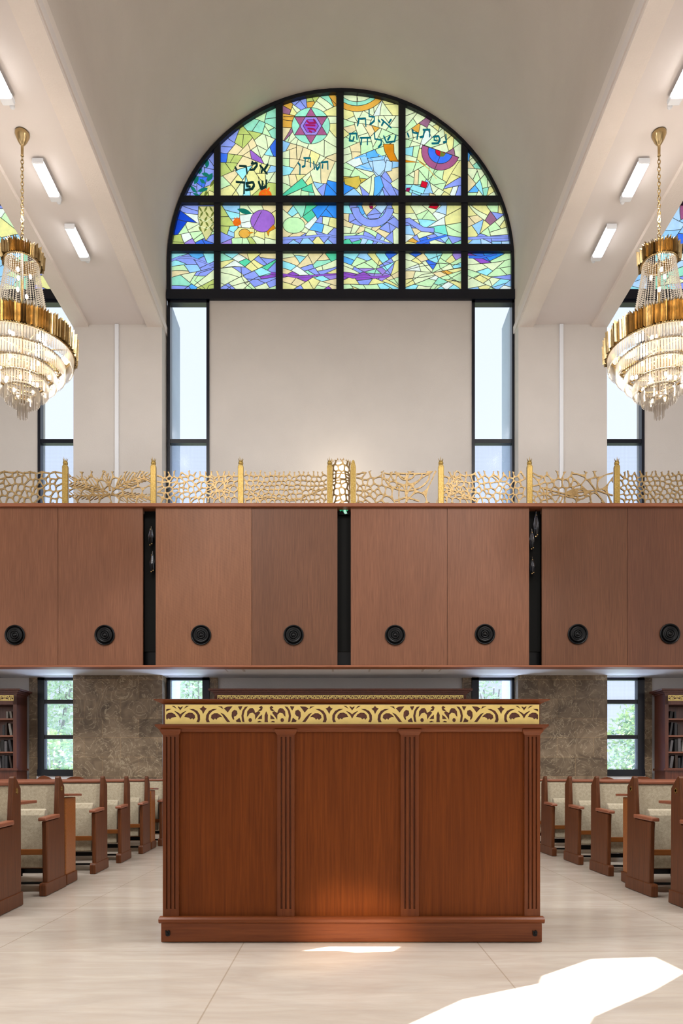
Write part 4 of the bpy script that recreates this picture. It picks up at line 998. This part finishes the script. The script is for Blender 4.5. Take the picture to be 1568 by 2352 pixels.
def chandelier(x, y, label):
    t = thing('chandelier', label, 'chandelier', (x, y, 5.27), 'tiered brass and crystal chandeliers')
    c = (x, y, 0)
    MB().lathe([(.002, ZS - .002), (.082, ZS - .002), (.084, ZS - .03), (.074, ZS - .055), (.055, ZS - .10), (.034, ZS - .135), (.022, ZS - .15), (.017, ZS - .16), (.016, ZS - .27), (.020, ZS - .28), (.002, ZS - .285)], c, 24).build('canopy', M['brassc'], t)
    mb = MB(); z = ZS - .28; k = 0
    while z > 7.34:
        pts = []
        for i in range(10):
            a = 2 * PI * i / 10; u, w = .017 * math.cos(a), .030 * math.sin(a)
            pts.append((x + u, y, z - .026 + w) if k % 2 else (x, y + u, z - .026 + w))
        mb.tube(pts, .0055, 5, True); z -= .044; k += 1
    mb.build('chain', M['brassc'], t)
    mb = MB(); mb.tube([(x, y, 7.36), (x, y, 5.5)], .016, 8); mb.build('stem', M['brassc'], t)
    def band(r, z0, z1, n, name):
        mb = MB(); rnd = random.Random(n); vs = []; fs = []
        for i in range(n):
            a0, a1 = 2 * PI * i / n, 2 * PI * (i + 1) / n; am = (a0 + a1) / 2; tp = z1 - rnd.uniform(0, .03); rr = r + rnd.uniform(-.012, .03)
            b = len(vs)
            q = [(r - .012, a0), (rr + .012, am), (r - .012, a1)]
            for (ra, an) in q: vs.append((x + ra * math.cos(an), y + ra * math.sin(an), z0))
            for j, (ra, an) in enumerate(q): vs.append((x + (ra + .01) * math.cos(an), y + (ra + .01) * math.sin(an), tp - (.025 if j != 1 else 0)))
            vs.append((x + (r - .02) * math.cos(am), y + (r - .02) * math.sin(am), z0)); vs.append((x + (r - .02) * math.cos(am), y + (r - .02) * math.sin(am), tp))
            fs += [(b, b + 1, b + 4, b + 3), (b + 1, b + 2, b + 5, b + 4), (b + 2, b + 6, b + 7, b + 5), (b + 6, b, b + 3, b + 7), (b + 3, b + 4, b + 5, b + 7)]
        mb.add(vs, fs)
        pts = [(x + (r - .012) * math.cos(2 * PI * i / 48), y + (r - .012) * math.sin(2 * PI * i / 48), z0) for i in range(48)]
        mb.tube(pts, .010, 6, True)
        for k in range(3):
            a = 2 * PI * k / 3; mb.tube([(x, y, z0 + .02), (x + r * math.cos(a), y + r * math.sin(a), z0 + .02)], .007, 6)
        return mb.build(name, M['brassc'], t)
    band(.215, 7.13, 7.31, 54, 'crown_band'); band(.60, 6.08, 6.34, 130, 'main_band')
    mb = MB(); n = 46
    for i in range(n):
        a = 2 * PI * i / n; zz = 7.12; 
        while zz > 6.30:
            f = (7.12 - zz) / .82; r = .185 + .155 * f ** 1.25
            px_, py_ = x + r * math.cos(a), y + r * math.sin(a); s = .0105
            mb.add([(px_, py_, zz + s), (px_ + s, py_, zz), (px_, py_ + s, zz), (px_ - s, py_, zz), (px_, py_ - s, zz), (px_, py_, zz - s)], [(0, 1, 2), (0, 2, 3), (0, 3, 4), (0, 4, 1), (5, 2, 1), (5, 3, 2), (5, 4, 3), (5, 1, 4)])
            zz -= .0235
    tag(mb.build('bead_curtain', M['bead'], t), kind='stuff')
    for j, (r, zb, h) in enumerate(((.57, 5.93, .2), (.475, 5.80, .18), (.38, 5.68, .17), (.285, 5.56, .17), (.19, 5.45, .17), (.105, 5.39, .13), (.05, 5.27, .22))):
        n = max(9, int(2 * PI * r / .032)); mb = MB()
        for i in range(n):
            a = 2 * PI * (i + .5) / n; ca, sa = math.cos(a), math.sin(a); w = .0125; d = .010
            P4 = [(-w, 0), (0, d), (w, 0), (0, -d)]; vs = []
            for zz, k2 in ((zb + h, 1), (zb + .02, 1)): vs += [(x + (r + v) * ca - u * sa, y + (r + v) * sa + u * ca, zz) for u, v in P4]
            vs.append((x + r * ca, y + r * sa, zb))
            mb.add(vs, [(0, 1, 5, 4), (1, 2, 6, 5), (2, 3, 7, 6), (3, 0, 4, 7), (4, 5, 8), (5, 6, 8), (6, 7, 8), (7, 4, 8), (0, 3, 2, 1)])
        o = mb.build('crystal_tier', M['crystal'], t)
        mb = MB(); mb.tube([(x + (r - .014) * math.cos(2 * PI * i / 36), y + (r - .014) * math.sin(2 * PI * i / 36), zb + h) for i in range(36)], .013, 5, True)
        for k in range(4):
            a = PI / 4 + k * PI / 2; mb.tube([(x, y, zb + h), (x + r * math.cos(a), y + r * math.sin(a), zb + h)], .006, 5)
        mb.build('hoop', M['brassc'], o)
    bulbs = [(.09, 7.0, 3, .4), (.07, 6.78, 2, 1.2), (.28, 6.42, 5, 0), (.45, 6.02, 8, .2), (.30, 5.85, 6, .5), (.18, 5.68, 5, 0), (.08, 5.52, 3, .3)]
    for r, z, n, a0 in bulbs:
        for i in range(n):
            a = a0 + 2 * PI * i / n
            mb = MB(); mb.ball((x + r * math.cos(a), y + r * math.sin(a), z), .018, 10, 8, (1, 1, 1.6)); mb.build('bulb', M['bulb'], t)
chandelier(PX(51, 8.6), 8.6, 'tiered brass and crystal chandelier on the side of the palm frond railing panel')
chandelier(PX(1513, 8.6), 8.6, 'tiered brass and crystal chandelier on the side of the pebble cell railing panel')

# ------------------------------------------------------------------ lectern
HALF = [  # dark cut-outs between the palmette axis (x=190) and the flame axis (x=915)
 [(222, 380), (235, 358), (262, 345), (292, 347), (312, 365), (316, 385), (300, 402), (292, 390), (275, 398), (262, 385), (240, 382)],
 [(218, 316), (240, 292), (264, 291), (238, 306)],
 [(262, 316), (300, 316), (335, 332), (357, 365), (358, 400), (350, 422), (326, 420), (337, 395), (332, 362), (310, 338), (285, 325)],
 [(383, 290), (395, 305), (415, 312), (398, 330), (383, 358), (372, 330), (352, 315), (372, 305)],
 [(504, 316), (466, 316), (431, 332), (409, 365), (404, 400), (412, 422), (440, 422), (429, 395), (434, 362), (456, 338), (481, 325)],
 [(448, 388), (452, 365), (475, 350), (505, 350), (530, 365), (545, 382), (525, 380), (505, 388), (495, 402), (483, 392), (470, 402)],
 [(526, 345), (555, 355), (580, 380), (600, 405), (612, 420), (585, 420), (565, 395), (545, 365)],
 [(505, 294), (543, 296), (552, 318), (530, 305)],
 [(557, 312), (585, 297), (632, 294), (610, 320), (590, 345), (575, 328)],
 [(622, 372), (625, 340), (645, 322), (668, 330), (673, 355), (660, 371), (642, 378), (646, 398), (638, 402), (628, 390)],
 [(658, 408), (690, 385), (705, 422), (665, 420)],
 [(676, 296), (715, 293), (705, 318), (694, 328)],
 [(735, 300), (762, 294), (734, 330), (724, 370), (732, 422), (712, 415), (705, 370), (714, 330)],
 [(752, 378), (755, 335), (775, 312), (800, 308), (815, 325), (822, 347), (850, 332), (866, 346), (842, 375), (822, 402), (820, 362), (800, 345), (775, 352), (762, 372)],
 [(852, 304), (874, 290), (886, 305), (880, 325), (862, 336), (846, 327), (868, 314)],
 ellipse(780, 404, 15, 16, 0, 10), [(880, 360), (880, 396), (842, 396), (856, 378)], [(840, 416), (860, 409), (880, 420), (845, 423)]]
AXP = [[(165, 296), (179, 297), (190, 306), (202, 297), (215, 296), (190, 328)], [(136, 330), (165, 340), (190, 357), (215, 340), (244, 330), (206, 365), (190, 393), (174, 365)]]
AXF = [[(915, 333), (930, 365), (928, 400), (931, 421), (900, 421), (902, 400), (901, 365)]]
def frieze(mb, x0, x1, z0, z1, yf, depth, p0, half):
    """pierced gold strip; p0: x of one palmette axis, half: palmette-to-flame distance"""
    z = lambda v: z1 - (v - 282) / (436 - 282) * (z1 - z0); k = half / (915 - 190)
    polys = [[(x0, z0), (x1, z0), (x1, z1), (x0, z1)]]
    n0, n1 = int((x0 - p0) / half) - 2, int((x1 - p0) / half) + 2
    def put(pl, fx):
        q = [(fx(a), z(b)) for a, b in pl]
        q = clip_half(q, 1, 0, x1 - .006); q = clip_half(q, -1, 0, -(x0 + .006)) if len(q) > 2 else q
        if len(q) > 2: polys.append(q)
    for n in range(n0, n1):
        a = p0 + n * half
        if n % 2 == 0: fx = lambda v, a=a: a + (v - 190) * k
        else: fx = lambda v, a=a: a + half - (v - 190) * k
        for pl in HALF: put(pl, fx)
        if n % 2 == 0:
            for pl in AXP: put(pl, fx)
        else:
            for pl in AXF: put(pl, lambda v, a=a: a + (v - 915) * k)
    vs, tris = planar(polys, 1e-5)
    extruded(mb, vs, [t for t, s in tris if s == {0}], lambda p, d: (p[0], yf + d, p[1]), depth)

LY = 4.31; pz = lambda v: 1 + (VY - v) / F * LY; px_ = lambda v: PX(v, LY)
L0, L1 = px_(374), px_(1241); LB = LY + .85
t = thing('lectern', 'large reddish wooden reading desk with pierced gold frieze standing on the pale floor', 'lectern', ((L0 + L1) / 2, LY, 0))
MB().box(px_(370), px_(1244), LY - .005, LB, .004, pz(2117)).build('plinth', M['lecth'], t, bevel=.004)
mb = MB(); mb.prism([(LY - .012, pz(2120)), (LY - .024, pz(2117)), (LY - .028, pz(2110)), (LY - .014, pz(2106)), (LY + .02, pz(2105)), (LY + .02, pz(2120))], px_(366), px_(1248), 'x'); mb.build('plinth_moulding', M['lecth'], t)
BY = LY + .03
for a, b in ((410, 636), (676, 920), (962, 1205)):
    MB().box(px_(a) - .02, px_(b) + .02, BY, BY + .03, pz(2110), pz(1676)).build('front_panel', M['lect'], t)
for x0, x1 in ((L0, L0 + .03), (L1 - .03, L1)):
    MB().box(x0, x1, BY + .03, LB, pz(2117), pz(1676)).build('side_panel', M['lect'], t)
MB().box(L0 + .03, L1 - .03, LB - .03, LB, pz(2117), pz(1676)).build('back_panel', M['lect'], t)
for a, b in ((373, 410), (636, 676), (920, 962), (1205, 1241)):
    x0, x1 = px_(a), px_(b); w = x1 - x0; yf = LY + .008; mb = MB()
    prof = [(x0, BY + .02), (x0, yf)]
    for k in (1, 2, 3):
        cxk = x0 + w * k / 4; g = w * .052
        prof += [(cxk - g, yf), (cxk - g * .6, yf + .012), (cxk + g * .6, yf + .012), (cxk + g, yf)]
    prof += [(x1, yf), (x1, BY + .02)]
    mb.prism(prof, pz(2088), pz(1692), 'z')
    mb.box(x0, x1, yf, BY + .02, pz(2110), pz(2088)); mb.box(x0, x1, yf, BY + .02, pz(1692), pz(1676))
    pl = mb.build('pilaster', M['pil'], t)
    e = w * .14; mb = MB(); zc = [pz(1688), pz(1684), pz(1680), pz(1675)]; ex = [.0, e * .5, e, e]
    for i in range(3):
        mb.add([(x0 - ex[i + j], yf - ex[i + j] * .8 - .002, zc[i + j]) for j in (0, 1)] + [(x1 + ex[i + j], yf - ex[i + j] * .8 - .002, zc[i + j]) for j in (0, 1)] + [(x0 - ex[i + j], BY + .02, zc[i + j]) for j in (0, 1)] + [(x1 + ex[i + j], BY + .02, zc[i + j]) for j in (0, 1)],
               [(0, 2, 3, 1), (4, 5, 7, 6), (0, 1, 5, 4), (2, 6, 7, 3), (1, 3, 7, 5), (0, 4, 6, 2)])
    mb.build('capital', M['lecth'], pl)
def cornice(z0, z1, o0, o1, name):
    mb = MB(); n = 5; ring = []
    for i in range(n + 1):
        f = i / n; o = o0 + (o1 - o0) * (f ** 1.6 if i < n else 1); zz = z0 + (z1 - z0) * (f * .75 if i < n else .75)
        ring.append((o, zz))
    ring += [(o1, z1)]
    vs = []
    for o, zz in ring: vs += [(L0 - o, BY - o, zz), (L1 + o, BY - o, zz), (L1 + o, LB + o, zz), (L0 - o, LB + o, zz)]
    fs = []
    for i in range(len(ring) - 1):
        for k in range(4): fs.append((i * 4 + k, i * 4 + (k + 1) % 4, i * 4 + 4 + (k + 1) % 4, i * 4 + 4 + k))
    fs += [(3, 2, 1, 0), tuple(len(vs) - 4 + k for k in range(4))]
    mb.add(vs, fs); mb.build(name, M['lecth'], t)
cornice(pz(1681), pz(1664), .018, .045, 'lower_cornice')
MB().box(L0 - .002, L1 + .002, BY - .012, LB, pz(1664), pz(1616)).build('frieze_board', M['book_w'], t)
mb = MB(); frieze(mb, px_(378), px_(1239), pz(1663), pz(1618), BY - .021, .009, px_(413), (px_(1204) - px_(413)) / 4); mb.build('gold_frieze', M['gold'], t)
cornice(pz(1618), pz(1606), .004, .05, 'top_cornice')
for v in (386, 1227):
    x, z = px_(v), pz(2143); mb = MB()
    mb.prism([(x - .014, z + .018), (x - .004, z + .012), (x + .006, z + .02), (x + .014, z + .01), (x + .013, z - .012), (x, z - .018), (x - .012, z - .012)], LY - .014, LY - .005, 'y')
    mb.lathe([(.007, -.02), (.007, -.012)], (x, LY, z), 10, axis='y'); mb.build('lock_plate', M['dark'], t)

# ------------------------------------------------------------------ bookcases
def bookcase(c):
    t = thing('bookcase', 'x', 'bookcase', (c, 12.1, 0), 'wooden bookcases against the back wall')
    x0, x1, y0, y1 = c - 2.12, c + 2.12, 12.1, 12.5; zt = 2.46
    for a, b in ((x0, x0 + .06), (x1 - .06, x1)): MB().box(a, b, y0, y1, .08, 2.34).build('side_panel', M['book_w'], t)
    MB().box(x0, x1, y1 - .02, y1, .08, 2.34).build('back_panel', M['book_w'], t)
    MB().box(x0 - .02, x1 + .02, y0 - .02, y1, 0, .1).build('plinth', M['book_w'], t)
    for k in range(3): xm = x0 + (x1 - x0) * (k + 1) / 4; MB().box(xm - .02, xm + .02, y0 + .01, y1 - .02, .1, 2.2).build('divider', M['book_w'], t)
    for z in (1.117, 1.396, 1.671, 1.956): MB().box(x0 + .06, x1 - .06, y0 + .01, y1 - .02, z - .012, z + .012).build('shelf', M['pewh'], t)
    MB().box(x0 + .06, x1 - .06, y0 + .02, y0 + .04, .1, 1.1).build('cabinet_front', M['book_w'], t)
    MB().box(x0 - .03, x1 + .03, y0 - .03, y1, 1.09, 1.125).build('ledge', M['book_w'], t)
    MB().box(x0, x1, y0, y1, 2.2, 2.38).build('frieze_board', M['book_w'], t)
    mb = MB(); frieze(mb, x0 + .05, x1 - .05, 2.265, 2.36, y0 - .008, .007, c, .32); mb.build('gold_frieze', M['gold'], t)
    mb = MB()
    for o, za, zb in ((.02, 2.38, 2.405), (.05, 2.405, 2.43), (.09, 2.43, 2.46)): mb.box(x0 - o, x1 + o, y0 - o, y1, za, zb)
    mb.build('cornice', M['book_w'], t)
    return t
b0 = bookcase(CX[1]); b0['label'] = 'dark bookcase on the back wall, its gold frieze showing just above the lectern'
for k, lb in ((0, 'bookcase at the frame edge beyond the pews on the palm railing side'), (2, 'bookcase at the frame edge beyond the pews on the pebble railing side')):
    b = copy_tree(b0); b.location.x += CX[k] - CX[1]; b['label'] = lb
BCOL = [('black', rgb(22, 20, 20)), ('grey', rgb(96, 94, 96)), ('dark brown', rgb(50, 34, 26)), ('charcoal', rgb(44, 44, 48)), ('pale grey', rgb(140, 136, 130))]
for nme, cc in BCOL: M['bk' + nme] = m_plain('book_' + nme, cc, .6, noise=.2)
M['paper'] = m_plain('book_paper', rgb(190, 180, 160), .9)
def book(x, z, w, h, d, lean, ci, label, group):
    t = thing('book', label, 'book', (x, 12.16, z), group); t.rotation_euler = (0, lean, 0)
    o = (x, 12.16, z)
    mb = MB(); X0 = x
    mb.box(x - w / 2, x - w / 2 + .003, 12.16, 12.16 + d, z, z + h); mb.box(x + w / 2 - .003, x + w / 2, 12.16, 12.16 + d, z, z + h); mb.box(x - w / 2, x + w / 2, 12.157, 12.162, z, z + h)
    mb.build('cover', M['bk' + BCOL[ci][0]], t)
    MB().box(x - w / 2 + .003, x + w / 2 - .003, 12.163, 12.16 + d - .006, z + .004, z + h - .004).build('pages', M['paper'], t)
rb = random.Random(3)
ORD = ['first', 'second', 'third', 'fourth', 'fifth']
for s, cx, nm in ((1, CX[0] + 2.12 - .06, 'palm-side bookcase'), (-1, CX[2] - 2.12 + .06, 'pebble-side bookcase')):
    for zi, (z, sn) in enumerate(((1.956, 'top shelf'), (1.671, 'second shelf'), (1.396, 'third shelf'), (1.117, 'fourth shelf'))):
        x = cx - s * .03; n = (2, 3, 4, 4)[zi]
        for k in range(n):
            w = rb.uniform(.028, .05); h = (.12 if zi == 0 else rb.uniform(.17, .225)); ci = rb.choice((0, 1, 2, 3, 4))
            lean = 0 if k % 3 else s * -.16
            if lean: x -= s * .006
            x -= s * (w / 2 + .004)
            book(x, z + .013 + abs(math.sin(lean)) * w / 2, w, h, .2, lean, ci, '%s book on the %s of the %s, %s from its end' % (BCOL[ci][0], sn, nm, ORD[k]), 'books on the bookcase shelves')
            x -= s * (w / 2 + .004 + (abs(lean) * h + .012 if lean else 0))

# ------------------------------------------------------------------ pews
def pew(s, x, y, label, emblem, ledge):
    """s=-1: row runs to lower x from the aisle end at x; y: front of the end panel"""
    t = thing('pew', label, 'pew', (x, y, 0), 'pews with folding upholstered seats')
    X = lambda v: x + s * v
    K = .87; th = .042; n = 5; SWD = .56; L = th + n * SWD
    prof = [(.05, .10), (.03, .56), (.02, .62), (.37, .63), (.385, .80), (.41, .985), (.43, 1.0), (.455, .996), (.575, .905), (.585, .10)]
    e = MB().prism([(y + K * a, b) for a, b in prof], X(0), X(th), 'x').build('end_panel', M['pew'], t, bevel=.008)
    MB().prism([(y - K * .015, 0.003), (y - K * .02, .09), (y - K * .005, .11), (y + K * .60, .11), (y + K * .61, .003)], X(-.008), X(th + .008), 'x').build('foot', M['pew'], e, bevel=.006)
    MB().prism([(y - K * .035, .625), (y - K * .03, .655), (y + K * .39, .668), (y + K * .385, .635)], X(-.012), X(th + .014), 'x').build('armrest', M['pewh'], e, bevel=.008)
    if emblem:
        mb = MB(); yc, zc = y + K * .475, .885; R = .024
        for f in (0, 1):
            q = [(yc + R * math.sin(2 * PI * k / 3 + f * PI), zc + R * math.cos(2 * PI * k / 3 + f * PI)) for k in range(3)]
            mb.prism(q, X(-.004), X(0), 'x')
        mb.build('emblem', M['brassp'], e)
    # back: upholstered face, wooden board behind, top rail
    mb = MB(); mb.prism([(y + K * .40, .34), (y + K * .44, .91), (y + K * .455, .925), (y + K * .49, .925), (y + K * .46, .34)], X(th), X(L), 'x'); mb.build('backrest', M['fabric'], t, bevel=.012)
    MB().prism([(y + K * .462, .34), (y + K * .492, .94), (y + K * .515, .94), (y + K * .485, .34)], X(th), X(L), 'x').build('back_board', M['pew'], t)
    MB().box(X(th), X(L), y + K * .432, y + K * .535, .925, .952).build('top_rail', M['pewh'], t, bevel=.008)
    for k in range(n):
        a, b = th + k * SWD + .05, th + (k + 1) * SWD - .03
        mb = MB(); mb.prism([(y + K * .235, .22), (y + K * .25, .21), (y + K * .30, .215), (y + K * .33, .30), (y + K * .385, .66), (y + K * .37, .705), (y + K * .34, .715), (y + K * .30, .705), (y + K * .275, .66)], X(a), X(b), 'x')
        mb.build('seat', M['fabric'], t, bevel=.02)
        if k: MB().prism([(y + K * .06, .06), (y + K * .05, .60), (y + K * .38, .61), (y + K * .40, .06)], X(th + k * SWD - .012), X(th + k * SWD + .012), 'x').build('divider', M['pew'], t)
    MB().box(X(th), X(L), y + K * .20, y + K * .225, .325, .375).build('seat_rail', M['pewo'], t, bevel=.005)
    MB().box(X(th), X(L), y + K * .33, y + K * .37, .155, .195).build('metal_bar', M['dark'], t)
    MB().box(X(th), X(L), y + K * .40, y + K * .425, .05, .07).build('metal_bar', M['dark'], t)
    mb = MB(); mb.lathe([(.06, 0), (.06, .05)], (X(th + .3), y + K * .30, .135), 12); mb.build('hinge_box', M['dark'], t)
    o = MB().prism([(y + K * .06, .10), (y + K * .05, .60), (y + K * .38, .61), (y + K * .42, .95), (y + K * .55, .90), (y + K * .58, .10)], X(L), X(L + .06), 'x').build('far_panel', M['pew'], t)
    if ledge: MB().box(X(.015), X(L), y + K * .59, y + ledge, .775, .80).build('book_ledge', M['pewh'], t, bevel=.006)
    if s < 0: t.rotation_euler = (0, 0, math.radians(4))
    return t
def reading_stand(s, x, y, label):
    t = thing('reading_stand', label, 'reading stand', (x, y, 0))
    X = lambda v: x + s * v
    e = MB().box(X(0), X(.07), y, y + .30, .09, .80).build('end_panel', M['pewo'], t, bevel=.008)
    MB().box(X(-.014), X(.084), y - .012, y + .31, .003, .10).build('foot', M['pew'], e, bevel=.006)
    MB().box(X(.07), X(2.8), y + .02, y + .045, .12, .80).build('front_board', M['pewo'], t)
    MB().prism([(y - .01, .815), (y - .01, .838), (y + .40, .828), (y + .40, .805)], X(-.03), X(2.83), 'x').build('top_board', M['pewh'], t, bevel=.006)
    if s < 0: t.rotation_euler = (0, 0, math.radians(4))
LR = [(-2.41, 5.03), (-2.43, 5.96), (-2.48, 7.31), (-2.493, 8.21), (-2.507, 9.17), (-2.52, 10.22)]
RR = [(2.60, 5.13), (2.57, 5.91), (2.678, 7.14), (2.687, 8.05), (2.65, 8.92), (2.64, 9.85)]
ON = ['first', 'second', 'third', 'fourth', 'fifth', 'sixth']
for i, (x, y) in enumerate(LR):
    pew(-1, x, y, 'wooden pew with beige folding seats, %s of six palm-side rows from the front' % ON[i], i in (0, 1), .90 if i == 0 else 0)
for i, (x, y) in enumerate(RR):
    pew(1, x, y, 'wooden pew with beige folding seats, %s of six pebble-side rows from the front' % ON[i], i in (0, 1), .755 if i == 0 else 0)
reading_stand(-1, -2.49, 6.56, 'narrow honey wood reading stand behind the second pew on the palm railing side')
reading_stand(-1, -2.55, 9.76, 'narrow honey wood reading stand behind the fifth pew on the palm railing side')
reading_stand(1, 2.685, 6.50, 'narrow honey wood reading stand behind the second pew on the pebble railing side')

def chair(x, y, top, label, shape):
    t = thing('wooden_chair', label, 'chair', (x, y, 0), 'wooden chairs below the windows')
    w = .165
    for sx in (-1, 1):
        for yy in (y, y + .38): MB().box(x + sx * (w - .02) - .018, x + sx * (w - .02) + .018, yy - .018, yy + .018, 0.002, .45 if yy == y else top - .12).build('leg', M['pew'], t)
    MB().box(x - w, x + w, y - .03, y + .4, .45, .48).build('seat', M['pew'], t, bevel=.01)
    q = [(-w, top - .22), (w, top - .22)] + [(w * math.cos(PI * k / 12), top - .09 + .09 * math.sin(PI * k / 12) ** shape) for k in range(13)]
    MB().prism([(x + a, b) for a, b in q], y + .37, y + .40, 'y').build('backrest', M['lecth'], t, bevel=.006)
for px, top, sh, lb in ((92, 1.005, 2.5, 'wooden chair under the window beside the palm-side bookcase'), (146, .99, .8, 'reddish round-backed wooden chair against the stone pier on the palm railing side'),
                        (1411, .98, 1.5, 'low-backed wooden chair against the stone pier on the pebble railing side'), (1492, .99, .5, 'square-backed wooden chair under the window beside the pebble-side bookcase')):
    chair(PX(px, 11.5) - (.07 if px == 92 else -.07 if px == 146 else 0), 11.45, top, lb, sh)

# ------------------------------------------------------------------ planting outside
def shrub(x, y, z0, z1, rx, n, mat, label, name='bush', seed=1, cat='bush'):
    r = random.Random(seed); t = thing(name, label, cat, (x, y, -.2), 'planting outside the windows')
    mb = MB()
    for k in range(5): mb.tube([(x, y, -.2), (x + r.uniform(-.1, .1), y + r.uniform(-.1, .1), (z0 + z1) / 3), (x + r.uniform(-rx, rx) * .6, y + r.uniform(-.3, .3), z1 * .8)], .014, 6)
    mb.build('stem', M['bark'], t)
    mb = MB()
    for k in range(n):
        a, b, c = r.gauss(0, .5), r.gauss(0, .5), r.uniform(-1, 1)
        p = Vector((x + a * rx, y + b * rx * .6, (z0 + z1) / 2 + c * (z1 - z0) / 2 * math.sqrt(max(.1, 1 - min(1, a * a)))))
        d = Vector((r.gauss(0, 1), r.gauss(0, 1), r.gauss(0, .7))).normalized(); s = d.orthogonal().normalized(); L, w = r.uniform(.07, .15), r.uniform(.02, .05)
        mb.add([p, p + d * L * .5 + s * w, p + d * L, p + d * L * .5 - s * w], [(0, 1, 2, 3)])
    mb.build('foliage', mat, t, fix=False)
shrub(-6.3, 16.2, .6, 3.8, .75, 2600, M['leaf1'], 'pale leafy tree filling the lower window beside the palm-side bookcase', 'tree', 1, 'tree')
shrub(-5.7, 14.2, -.1, 1.9, .5, 1300, M['leaf2'], 'mid green bush at the foot of the pale tree outside the palm-side window', 'bush', 2)
shrub(-2.9, 14.6, 1.6, 3.9, .5, 1500, M['leaf1'], 'leafy tree top in the narrow window above the palm-side lectern end', 'tree', 3, 'tree')
shrub(6.15, 14.6, -.1, 2.5, .75, 3400, M['leaf2'], 'glossy green bush low in the window beside the pebble-side bookcase', 'bush', 4)
shrub(3.3, 15.4, 1.4, 3.6, .55, 500, M['leaf1'], 'sparse tree top in the narrow window above the pebble-side lectern end', 'tree', 5, 'tree')

# ------------------------------------------------------------------ light
w = bpy.data.worlds.new('sky'); SC.world = w; w.use_nodes = True; nt = w.node_tree; nt.nodes.clear()
ow = nt.nodes.new('ShaderNodeOutputWorld'); bg = nt.nodes.new('ShaderNodeBackground')
tc = nt.nodes.new('ShaderNodeTexCoord'); sx = nt.nodes.new('ShaderNodeSeparateXYZ'); cr = nt.nodes.new('ShaderNodeValToRGB')
nt.links.new(tc.outputs['Generated'], sx.inputs[0]); nt.links.new(sx.outputs['Z'], cr.inputs[0]); nt.links.new(cr.outputs[0], bg.inputs[0]); nt.links.new(bg.outputs[0], ow.inputs[0])
cr.color_ramp.elements[0].color = (.86, .92, .98, 1); cr.color_ramp.elements[1].color = (.74, .83, .97, 1); bg.inputs[1].default_value = 1.2

def light(name, kind, loc, energy, color, rot=None, **k):
    d = bpy.data.lights.new(name, kind); d.energy = energy; d.color = color
    for a, b in k.items(): setattr(d, a, b)
    o = bpy.data.objects.new(name, d); COL.objects.link(o); o.location = loc
    if rot is not None: o.rotation_euler = rot
    return o
def aim(o, tgt): o.rotation_euler = (Vector(tgt) - o.location).to_track_quat('-Z', 'Y').to_euler()
s = light('sun', 'SUN', (-9, -6, 8), 40, (1, .97, .93), angle=math.radians(.08))
s.rotation_euler = Vector((SD.x * math.cos(EL), SD.y * math.cos(EL), -math.sin(EL))).to_track_quat('-Z', 'Y').to_euler()
a = light('rear_window_daylight', 'AREA', (0, -3.6, 5.2), 190, (1, .98, .97), shape='RECTANGLE', size=14, size_y=7); aim(a, (0, 12, 3.5))  # added fill lamp lighting the room from behind the camera
for sx_ in (-1, 1):
    a = light('side_window_daylight', 'AREA', (sx_ * 11.6, 4, 3.6), 300, (1, .98, .97), shape='RECTANGLE', size=10, size_y=5); aim(a, (0, 5, 2.2))  # added fill from both sides; the side walls have no windows
    a = light('chandelier_light', 'POINT', (-3.79 if sx_ < 0 else 3.83, 8.6, 6.0), 44, (1, .88, .72), shadow_soft_size=.25)
    a = light('chandelier_light', 'POINT', (-3.79 if sx_ < 0 else 3.83, 8.6, 7.7), 20, (1, .87, .74), shadow_soft_size=.1)  # added light at the chain to brighten strip and ribs; no bulb here
for sx_ in (-3.77, 3.815):
    a = light('ceiling_batten_light', 'AREA', (sx_, 4.3, 8.4), 560, (1, .98, .97), shape='RECTANGLE', size=1.0, size_y=4.8); aim(a, (sx_ * .75, 4.8, 0))  # added down-light to brighten the floor; no batten fitting hangs here
a = light('sky_light_outside', 'AREA', (0, 14.3, 4.7), 800, (.86, .93, 1), shape='RECTANGLE', size=20, size_y=1.3); aim(a, (0, 10.8, 0))  # added lamp above the window view, standing in for skylight under the gallery
a = light('ground_bounce_outside', 'AREA', (0, 13.5, .55), 1800, (.82, .9, 1), shape='RECTANGLE', size=20, size_y=.7); aim(a, (0, 11.9, 2.7))  # added lamp below the sills, throwing light up to the gallery underside
a = light('gallery_lamp_light', 'POINT', (lcx, ly + .35, RT + lh + .1), 14, (1, .86, .68), shadow_soft_size=.08)
a = light('desk_glow', 'SPOT', (-3.6, -2.6, 3.4), 3600, (1, .72, .46), spot_size=math.radians(5.5), spot_blend=1.0, shadow_soft_size=.05); aim(a, (.12, 4.3, .0))  # added spot that makes the warm glow low on the lectern

# ------------------------------------------------------------------ camera and look
cam = bpy.data.cameras.new('camera'); co = bpy.data.objects.new('camera', cam); COL.objects.link(co); SC.camera = co
co.location = (0, 0, CAMZ); co.rotation_euler = (PI / 2, 0, 0)
cam.sensor_fit = 'HORIZONTAL'; cam.sensor_width = 36; cam.lens = F / 1568 * 36
cam.shift_x = (784 - VX) / 1568; cam.shift_y = (VY - 1176) / 1568; cam.clip_end = 200
SC.view_settings.view_transform = 'Standard'; SC.view_settings.look = 'None'; SC.view_settings.exposure = 0
cy = SC.cycles; cy.use_denoising = True; cy.max_bounces = 7; cy.diffuse_bounces = 4; cy.glossy_bounces = 3; cy.transmission_bounces = 4
cy.transparent_max_bounces = 24; cy.caustics_reflective = False; cy.caustics_refractive = False; cy.sample_clamp_indirect = 6
